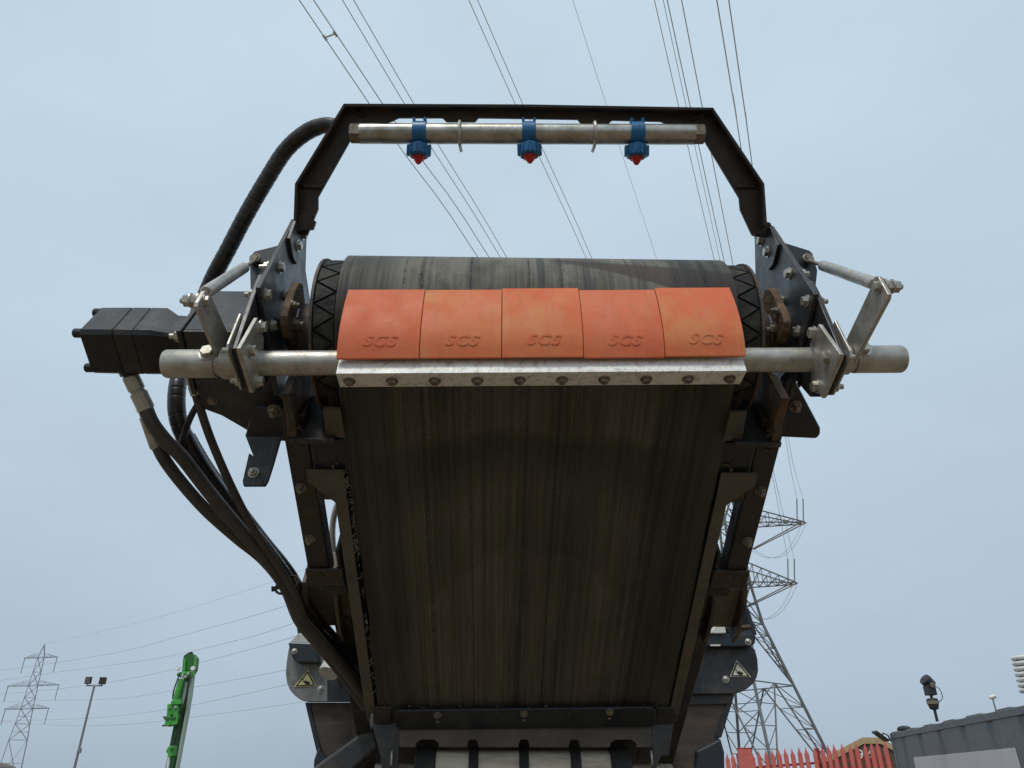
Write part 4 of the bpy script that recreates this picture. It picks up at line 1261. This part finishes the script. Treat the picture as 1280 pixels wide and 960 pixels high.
# far pylon at left
YF = 275.0
fb = at(6, 985, 'y', YF); fb.z = 0
def fz(y, x=35): return at(x, y, 'y', YF).z
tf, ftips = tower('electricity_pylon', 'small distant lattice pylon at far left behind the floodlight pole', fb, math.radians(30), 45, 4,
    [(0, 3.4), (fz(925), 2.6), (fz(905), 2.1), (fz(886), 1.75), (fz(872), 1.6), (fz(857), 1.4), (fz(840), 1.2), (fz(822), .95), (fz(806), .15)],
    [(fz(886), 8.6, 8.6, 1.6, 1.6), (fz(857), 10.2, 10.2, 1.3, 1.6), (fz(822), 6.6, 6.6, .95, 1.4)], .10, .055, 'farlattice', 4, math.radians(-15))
for tp_ in ftips:
    obj('insulator_string', MB().tube([tp_, tp_ - V((0, 0, 4.8))], .13, 5), 'glassins', tf)
GL = 'distant power cables running from the far pylon behind the machine'
left = [
 ('uppermost faint distant cable, from the tip of the far pylon', [(45, 807), (137, 787), (228, 763), (340, 727)], .035),
 ('second distant cable from the top, left of the far pylon top arm', [(-60, 845), (16, 836), (141, 816.6), (236, 792), (340, 762.7)], .06),
 ('third distant cable from the top, off the right top arm', [(-60, 860), (59, 842), (190, 824), (289.5, 802), (340, 788)], .06),
 ('fourth distant cable from the top, passing the crane tip', [(-60, 872), (0, 867.6), (65, 862), (141, 852), (215, 837), (340, 804)], .06),
 ('fifth distant cable, off the right middle arm', [(-60, 880), (61.6, 875.5), (133, 874), (194, 867), (340, 841)], .055),
 ('sixth distant cable, second from the bottom', [(-60, 902), (0, 901), (106, 898), (207, 887), (340, 860)], .055),
 ('lowest distant cable, off the right bottom arm', [(-60, 897), (46, 905), (114, 907), (186, 903), (340, 883)], .055)]
for lab, pts, r_ in left:
    x0, y0 = pts[-2]; x1, y1 = pts[-1]
    pts = pts + [(x1 + 110, y1 + (y1 - y0) / (x1 - x0) * 110 * 1.25)]
    wire(lab, [at(x, y, 'D', max(120, 275 - (x - 40) * .38) if x > 0 else 300) for x, y in pts], r_, GL)

# ================================================================== LAMP POST
DL = 42.0
pt = at(118, 857, 'y', DL)
lp = thing('lamp_post', 'slim grey pole with two floodlights, between the far pylon and the green boom', 'lamp post', (pt.x, pt.y, 0))
obj('pole', MB().tube([V((pt.x, pt.y, 0)), V((pt.x, pt.y, pt.z))], [.075, .05], 10), 'pole', lp, smooth=40)
obj('bracket', MB().tube([pt + V((-.42, 0, .0)), pt + V((.42, 0, .0))], .035, 8), 'pole', lp, smooth=40)
q = at(102, 938, 'y', DL)
obj('junction_box', MB().wbox(pt.x + .01, pt.x + .17, DL - .17, DL - .03, q.z - .12, q.z + .1), 'pole', lp, .01)
for sg in (-1, 1):
    o = pt + V((sg * .36 - .0, 0, .03))
    n = V((-.25 if sg < 0 else .55, -1, -.05 if sg < 0 else -.5)).normalized()
    xx = V((0, 0, 1)).cross(n).normalized(); zz = n.cross(xx)
    mb = MB().box(o - xx * .17 + zz * .05 - n * .05, xx * .34, zz * .34, n * .12)
    fl_ = obj('floodlight', mb, 'dark', lp, .015)
    obj('lamp_glass', MB().box(o - xx * .145 + zz * .075 + n * .0705, xx * .29, zz * .29, n * .008), 'lampglass', fl_)
    obj('yoke', MB().box(o - xx * .03 - n * .02 - zz * .03, xx * .06, zz * .1, n * .04), 'pole', fl_)

# ================================================================== GREEN BOOM
DG = 30.0
def gp_(x, y, d=0): return at(x, y, 'y', DG + d)
gbase = gp_(196, 1010); gbase.z = 0
cr_ = thing('crane', 'bright green knuckle boom raised upright beyond the yard', 'crane', gbase)
def slab(name, pts, d0, d1, mat, bev=.012, parent=None):
    return obj(name, MB().prism([gp_(x, y, d0) for x, y in pts], V((0, d1 - d0, 0))), mat, parent or cr_, bev)
slab('main_boom', [(206, 962), (222, 880), (232, 838), (240, 838), (236, 870), (219, 962)], .15, .55, 'darkgreen')
slab('boom_side', [(218.5, 962), (232.5, 885), (239.5, 838), (241.5, 838), (235.5, 884), (221, 962)], -.12, .14, 'palegrn')
slab('boom_head', [(227, 843), (229, 822), (234, 818), (241, 817), (244.5, 822), (243, 836), (239, 843)], -.05, .35, 'darkgreen')
hp = slab('head_cheek', [(240.5, 843), (243, 820), (245, 821), (243.5, 838)], -.15, -.055, 'green')
slab('head_cheek', [(228, 840), (230, 824), (232, 824), (231, 841)], -.15, -.055, 'green')
slab('head_block', [(223, 846), (224, 840), (240, 839), (240, 846)], -.22, .1, 'green')
obj('knuckle_pin', MB().tube([gp_(222, 843, -.12), gp_(242, 843, -.12)], .07, 10), 'green', cr_, smooth=40)
for x in (223, 242):
    obj('work_lamp', MB().lathe(gp_(x, 836, -.28), (-.1, -1, .1), [(0, .06), (.02, .075), (.1, .075)], 12), 'white', cr_, smooth=40)
obj('top_cage', MB().tube([gp_(230, 821), gp_(236, 817), gp_(239.5, 815.5), gp_(242, 821)], .04, 6).tube([gp_(233, 821, .3), gp_(239, 816, .3)], .03, 6), 'dark', cr_)
cyl = obj('hydraulic_cylinder', MB().tube([gp_(219, 877, -.28), gp_(227, 849, -.28)], .105, 14), 'green', cr_, smooth=40)
obj('cylinder_rod', MB().tube([gp_(227, 849, -.28), gp_(229, 841, -.28)], .05, 10), 'chrome', cyl, smooth=40)
obj('second_cylinder', MB().tube([gp_(228, 884, -.1), gp_(233, 852, -.1)], .06, 10), 'palegrn', cr_, smooth=40)
slab('knuckle_block', [(209, 880), (223, 879), (221, 905), (208, 908), (205, 906), (208, 896)], -.34, -.02, 'green', .02)
slab('knuckle_flange', [(205, 897), (219, 896), (219, 899), (205, 900)], -.38, -.345, 'darkgreen', .005)
for x0, y0 in ((204, 896.5), (203, 907)):
    obj('flange_pin', MB().tube([gp_(x0, y0, -.3), gp_(x0 + 17, y0 - .5, -.3)], .03, 8), 'rusty', cr_, smooth=40)
slab('lower_block', [(209, 940), (210, 933), (218, 932), (217, 945), (210, 946)], -.3, .0, 'green', .02)
obj('lower_pin', MB().tube([gp_(209, 938, -.2), gp_(219, 937, -.2)], .08, 10), 'green', cr_, smooth=40)
for x0, m_ in ((209, 'white'), (214, 'darkgreen')):
    obj('lower_cylinder', MB().tube([gp_(x0 + 3, 944, -.15), gp_(x0 - 3, 985, -.15)], .055, 10), m_, cr_, smooth=40)
for k, pts in enumerate(([(238, 840, -.2), (236, 858, -.32), (230, 880, -.25), (224, 902, -.2), (219, 930, -.18), (213, 965, -.18)], [(225, 842, -.3), (221, 852, -.36), (217, 864, -.36), (216, 874, -.3)], [(223, 884, -.1), (226, 895, -.2), (222, 912, -.2), (215, 936, -.2)])):
    obj('hydraulic_line', MB().tube(spline([gp_(x, y, d) for x, y, d in pts], 5), .028, 6), 'dark', cr_, smooth=40)
for x, y in ((212, 886), (219, 884), (214, 893), (225, 879), (231, 846), (235, 842), (214, 936)):
    obj('pin_boss', MB().lathe(gp_(x, y, -.4 if y > 880 and x < 222 else -.3), (0, 1, 0), [(0, .03), (.012, .05), (.2, .05)], 12), 'palegrn' if x % 2 else 'darkgreen', cr_, smooth=40)
slab('block_rib', [(213, 880), (215, 880), (213, 905), (211, 905)], -.372, -.3425, 'green', .004)
slab('cylinder_saddle', [(214, 876), (226, 874), (226, 880), (213, 881)], -.40, -.2, 'green', .015)
mb = MB().prism([gp_(204, 985), gp_(212, 955), gp_(219, 958), gp_(214, 985)], V((0, .5, 0)))
obj('boom_foot', mb, 'darkgreen', cr_, .02)
mb = MB().wbox(gbase.x - .5, gbase.x + 1.2, DG - .6, DG + 1.2, .0, 1.2)
obj('turret', mb, 'green', cr_, .08)

# ================================================================== PALE SHED ROOF, lower left
sh = thing('shed', 'low grey beige shed roof peeping up in the bottom left corner', 'shed', at(0, 970, 'y', 26).xy.to_3d())
a = at(26, 955, 'y', 26); b0 = at(-5, 951.5, 'y', 26)
x1, x0 = a.x, a.x - 9
sdv = V((a.x - 1.2, 26, 0)).normalized()
mb = MB().prism([V((x0, 26, 0)), V((x1 - .2, 26, 0)), V((x1 - .2, 26, a.z - .12)), V((x0, 26, b0.z + .3))], sdv * 8)
obj('wall', mb, 'cladding', sh)
mb = MB().prism([V((x0, 25.8, b0.z + .3)), V((b0.x, 25.8, b0.z)), V((x1 - .3, 25.8, a.z + .02)), V((x1, 25.8, a.z - .08)), V((x1, 25.8, a.z - .14)), V((x0, 25.8, b0.z + .1))], sdv * 8.4)
obj('roof', mb, 'shed', sh, .03)

# ================================================================== FENCE
f0, f1 = at(903, 941, 'y', 19.6), at(1111, 924.5, 'y', 18.2)
fd = V((f1.x - f0.x, f1.y - f0.y, 0))
FL = fd.length; fd.normalize(); fn = V((-fd.y, fd.x, 0))
rise = (f1.z - f0.z) / FL                # the fence climbs a little to the right
if fn.y > 0: fn = -fn       # towards the yard
fe = thing('palisade_fence', 'red spiked steel palisade fence running to the grey container', 'fence', V((f0.x, f0.y, 0)))
def pale_at(h=2.4):
    mb = MB()
    w2 = .036
    fr_ = [V((-w2, 0, 0)), V((w2, 0, 0)), V((w2, 0, h - .13)), V((w2 * .6, 0, h - .09)), V((0, 0, h)), V((-w2 * .6, 0, h - .09)), V((-w2, 0, h - .13))]
    mb.prism(fr_, V((0, .004, 0)))
    for e in (-1, 1):
        mb.prism([V((e * w2, .001, 0)), V((e * (w2 + .014), .022, 0)), V((e * (w2 + .014), .022, h - .15)), V((e * w2, .001, h - .13))], V((0, .004, 0)))
    me = bpy.data.meshes.new('pale')
    me.from_pydata(mb.v, [], mb.f); finish_mesh(me, 0)
    me.materials.append(MT['fence'])
    return me
pme = pale_at()
SPC = .160
npal = int(FL / SPC) + 1
rot = Matrix((fd, -fn, V((0, 0, 1)))).transposed().to_4x4()
def along_fence(px):
    r = RGT * ((px - 640) / FPX) + UPV * ((480 - 935) / FPX) + FWD
    q = V((CAM.x - f0.x, CAM.y - f0.y, 0))
    n_ = V((-r.y, r.x, 0))
    return q.dot(n_) / fd.dot(n_)
l_first, l_last = along_fence(906.3), along_fence(1108.2)
npal = 24
for i in range(npal):
    o = bpy.data.objects.new('pale', pme)
    l = l_first + (l_last - l_first) * i / (npal - 1)
    p = f0 + fd * l
    link(o, fe, Matrix.Translation(V((p.x, p.y, f0.z + rise * l - 2.4 + random.uniform(-.012, .012)))) @ rot @ Matrix.Rotation(random.uniform(-.012, .012), 4, 'Y'))
rdir = fd + V((0, 0, rise))
for z in (2.0, .38):
    p = V((f0.x, f0.y, f0.z - z)) - fn * .03 - fd * .05
    obj('rail', MB().box(p, rdir * (FL + .02), -fn * .045, V((0, 0, .05))), 'rail', fe, .003)
p = V((f0.x, f0.y, f0.z - .50)) + rdir * 1.9 - fn * .03
obj('upper_rail', MB().box(p, rdir * (FL - 1.9), -fn * .045, V((0, 0, .045))), 'rail', fe, .003)
for d in (.3, 2.05):
    p = f0 + rdir * d - fn * .08
    obj('post', MB().box(V((p.x, p.y, 0)), fd * .1, -fn * .06, V((0, 0, p.z - .05))), 'rail', fe, .003)
gp0 = at(924, 934.5, 'y', f0.y - 1.2); gp1 = at(939.5, 934.5, 'y', f0.y - 1.2)
gt = thing('gate_post', 'stout plain red steel gate post at the left end of the fence', 'gate post', V(((gp0.x + gp1.x) / 2, gp0.y, 0)))
obj('post_body', MB().wbox(gp0.x, gp1.x, gp0.y, gp0.y + .2, 0, gp0.z - .012), 'fence', gt, .01)
obj('post_cap', MB().wbox(gp0.x - .012, gp1.x + .012, gp0.y - .012, gp0.y + .212, gp0.z - .0115, gp0.z), 'fence', gt, .004)

# ================================================================== WAREHOUSE
YW = 62.0
def wp(x, y, d=0): return at(x, y, 'y', YW + d)
wh = thing('warehouse', 'brown clad warehouse with tan gabled roof edge and number sign behind the red fence', 'warehouse', (wp(1085, 970).x, YW, 0))
ridge, ridge2 = wp(1077, 922), wp(1098, 922)
eL = wp(1024, 949); eR = wp(1145, 946)
def drop(p, d): return p - V((0, 0, d))
wd = (V((ridge.x, YW, 0))).normalized()
gab = [V((eL.x, YW, 0)), V((eR.x, YW, 0)), drop(eR, .25), drop(ridge2, .25), drop(ridge, .25), drop(eL, .25)]
wall = obj('wall', MB().prism(gab, wd * 25), 'cladding', wh)
out = [eL + V((-.25, -.15, -.14)), ridge + V((0, -.15, 0)), ridge2 + V((0, -.15, 0)), eR + V((.25, -.15, -.14))]
th = .42
mb = MB()
mb.prism(out + [drop(p, th) for p in reversed(out)], V((0, .12, 0)))
obj('roof_trim', mb, 'tan', wh)
mb = MB()
mb.prism([p + V((0, .121, 0)) for p in out] + [drop(p, .12) + V((0, .121, 0)) for p in reversed(out)], wd * 25.3)
obj('roof', mb, 'tan', wh)
for k in range(26):
    x = eL.x + .15 + k * (eR.x - eL.x) / 26
    obj('cladding_rib', MB().wbox(x, x + .06, YW - .03, YW - .0005, .3, min(3.0, gab[2].z - .1) + 0), 'cladding', wall)
sA, sB = wp(1083, 936.5, -.05), wp(1090, 950, -.05)
sg_ = obj('number_sign', MB().wbox(wp(1083.0, 940).x, wp(1090.2, 940).x, YW - .07, YW - .031, sB.z, sA.z), 'signgreen', wh)
def text_on(txt, px, py, hpx, mat, name, parent, y, shear=0, bold=0.0):
    me = text_mesh(txt, 1.0, .01, shear, bold)
    me.materials.clear(); me.materials.append(MT[mat])
    ys = [v.co.y for v in me.vertices]
    hgt = max(ys) - min(ys)
    want = (at(px, py - hpx / 2, 'y', y) - at(px, py + hpx / 2, 'y', y)).length
    k = want / hgt
    o = bpy.data.objects.new(name, me)
    return link(o, parent, Matrix.Translation(at(px, py, 'y', y)) @ Matrix.Rotation(math.pi / 2, 4, 'X') @ Matrix.Scale(k, 4))
text_on('9', 1075.9, 943.6, 12, 'white', 'number', wall, YW - .08, bold=.01)
text_on('8A', 1085.8, 940.8, 5.0, 'white', 'sign_lettering', sg_, YW - .085, bold=.02)
text_on('UNIT', 1086.5, 946.3, 2.0, 'board', 'sign_lettering', sg_, YW - .085)

# ================================================================== CONTAINER
k0, k1 = at(1112, 917, 'z', 2.62), at(1280, 881.5, 'z', 2.62)
cdv = (k1 - k0); cdv.z = 0; cdv.normalize()
cn = V((cdv.y, -cdv.x, 0))
if cn.x > 0: cn = -cn       # outward normal of the visible side (towards the camera)
ct = thing('container', 'slate grey ribbed steel site container with a blank pale board on its side', 'container', V((k0.x, k0.y, 0)))
CL = 12.2
B0 = V((k0.x, k0.y, 0))
def cpt(l, o, z): return B0 + cdv * l + cn * o + V((0, 0, z))
rail_top = obj('top_rail', MB().box(cpt(0, 0, 2.50), cdv * CL, -cn * .10, V((0, 0, .12))), 'cont', ct, .01)
obj('bottom_rail', MB().box(cpt(0, 0, .05), cdv * CL, -cn * .10, V((0, 0, .16))), 'cont', ct, .01)
for l in (0, CL - .16):
    obj('corner_post', MB().box(cpt(l, .006, .0), cdv * .16, -cn * .16, V((0, 0, 2.625))), 'cont', ct, .012)
pitch, l0 = 1.30, .95
# shallow trapezoid ribs: each panel is a flat with half a groove on either side
l = l0 - pitch
while l < CL - .2:
    a, b_ = max(l, .1605), min(l + pitch, CL - .1605)
    if b_ - a > .2:
        gr = [(a, -.05), (a + .07, -.05), (a + .16, -.014), (b_ - .16, -.014), (b_ - .07, -.05), (b_, -.05)]
        if a == .1605: gr = [(a, -.014), (a + .02, -.014)] + gr[3:]
        pts = [cpt(x_, o_, .212) for x_, o_ in gr] + [cpt(x_, -.07, .212) for x_ in (b_, a)]
        obj('side_panel', MB().prism(pts, V((0, 0, 2.286))), 'cont', ct)
    l += pitch
mb = MB()
n_ = 96
top = []
for j in range(n_ + 1):
    L_ = CL * j / n_
    top.append(cpt(L_, -.02, 2.6215 + .022 * (math.sin(L_ * 2 * math.pi / 1.30) > .0)))
mb.prism([cpt(0, -.02, 2.6205)] + top + [cpt(CL, -.02, 2.6205)], -cn * 2.4)
obj('roof_sheet', mb, 'cont', ct)
obj('far_side', MB().box(cpt(.0, -2.40, .05), cdv * CL, -cn * .04, V((0, 0, 2.57))), 'cont', ct)
for l in (.02, CL - .06):
    obj('end_wall', MB().box(cpt(l, -.162, .05), cdv * .04, -cn * 2.23, V((0, 0, 2.55))), 'cont', ct)
# board
def on_side(px, py, o=.01):
    r = RGT * ((px - 640) / FPX) + UPV * ((480 - py) / FPX) + FWD
    P0 = cpt(0, o, 0)
    return CAM + r * ((P0 - CAM).dot(cn) / r.dot(cn))
ba, bb = on_side(1142.5, 951), on_side(1265.8, 929.2)
la, lb_ = (ba - B0).dot(cdv), (bb - B0).dot(cdv)
ztop = (ba.z + bb.z) / 2
obj('blank_board', MB().box(cpt(la, -.0115, ztop - 1.2), cdv * (lb_ - la), cn * .022, V((0, 0, 1.2))), 'board', ct, .004)
# floodlight on the corner, dome on the roof
fp_ = cpt(.1, .02, 2.60)
fl = thing('floodlight', 'small black floodlight on bracket at the corner of the container roof', 'floodlight', fp_)
q = at(1100, 921, 'y', k0.y)
fdv = V((.72, 0, -.55)).normalized()
fu = V((.3, -.9, .25)).normalized()
obj('lamp_body', MB().box(q - fdv * .16 - V((0, .1, 0)), fdv * .34, V((0, .24, 0)), fdv.cross(V((0, 1, 0))) * .05), 'dark', fl, .01)
obj('bracket', MB().tube([q + fdv * .02, q + V((.1, 0, .08)), q + V((.20, 0, .03)), q + V((.24, 0, -.10))], .018, 6), 'dark', fl)
dp = cpt(.55, -.2, 2.645)
dm = thing('dome_camera', 'flat black dome on the container roof near its corner', 'camera', dp)
obj('dome', MB().lathe(dp, (0, 0, 1), [(0, .15), (.05, .16), (.09, .13), (.11, .06)], 16), 'dark', dm, smooth=40)
# camera mast on the roof
mt = at(1172, 903, 'y', 15.6)
mz = at(1161, 851, 'y', 15.6)
cm = thing('camera_mast', 'black pole with lamp head and two boxes standing on the container roof', 'camera mast', V((mt.x, mt.y, 2.64)))
obj('mast', MB().tube([V((mt.x, mt.y, 2.62)), V((mt.x, mt.y, mz.z - .02))], .028, 8), 'dark', cm, smooth=40)
def mp_at(y): return at(1161 + (y - 851) * .24, y, 'y', 15.6).z
hz = mp_at(853)
obj('lamp_head', MB().lathe(V((mt.x + .09, mt.y + .02, hz - .07)), (-.75, -.2, .62), [(0, .06), (.03, .1), (.17, .115), (.21, .11), (.22, .085)], 14), 'dark', cm, smooth=30)
obj('lamp_lens', MB().lathe(V((mt.x + .02, mt.y - .1, hz - .06)), (-.3, -1, .1), [(0, .05), (.03, .05)], 12), 'lampglass', cm)
zb = mp_at(863)
obj('control_box', MB().wbox(mt.x - .085, mt.x + .085, mt.y - .09, mt.y + .08, zb - .09, zb + .09), 'dark', cm, .012)
zs = mp_at(879.5)
obj('speaker_pod', MB().lathe(V((mt.x, mt.y, zs - .11)), (0, 0, 1), [(0, .05), (.02, .08), (.10, .10), (.18, .105), (.20, .09)], 14), 'dark', cm, smooth=30)
obj('pod_band', MB().lathe(V((mt.x, mt.y, zs - .01)), (0, 0, 1), [(0, .108), (.06, .108)], 14), 'oldbolt', cm)
obj('lead', MB().tube(spline([V((mt.x + .1, mt.y, hz - .05)), V((mt.x + .2, mt.y, hz - .13)), V((mt.x + .21, mt.y, hz - .28)), V((mt.x + .1, mt.y, hz - .36)), V((mt.x + .05, mt.y, hz - .28))], 6), .008, 5), 'dark', cm)
# little mast beyond the container
ya = 34.0
p0, p1 = at(1246, 892, 'y', ya), at(1241, 868, 'y', ya)
am = thing('aerial_mast', 'thin distant mast with pale head behind the container roof', 'mast', V((p0.x, ya, 0)))
obj('mast_tube', MB().tube([V((p0.x - .0, ya, 0)), V((p0.x, ya, p1.z))], .032, 6), 'pole', am)
obj('mast_head', MB().lathe(V((p0.x + .0, ya, p1.z - .1)), (.7, -.3, .2), [(-.12, .07), (0, .095), (.14, .08), (.15, .04)], 10), 'porcelain', am, smooth=40)
# white ribbed insulator column at the right edge
yi = 16.0
ci = at(1291, 850, 'y', yi)
zi0, zi1 = at(1285, 866, 'y', yi).z, at(1275, 819, 'y', yi).z
ic = thing('insulator_column', 'off white ribbed porcelain insulator column at the right edge above the container', 'insulator', V((ci.x, yi, 0)))
nd = 7
stepz = (zi1 - zi0) / nd
mb = MB().tube([V((ci.x, yi, 0)), V((ci.x, yi, zi0))], .09, 12)
obj('support_post', mb, 'pole', ic, smooth=40)
for i in range(nd):
    z = zi0 + i * stepz
    rd = .30 - .004 * i
    obj('porcelain_shed', MB().lathe(V((ci.x, yi, z)), (0, 0, 1), [(0, .14), (stepz * .06, rd * .86), (stepz * .2, rd * .97), (stepz * .45, rd), (stepz * .68, rd * .97), (stepz * .82, rd * .86), (stepz * .88, .2), (stepz * .99, .14)], 24), 'porcelain', ic, smooth=50)
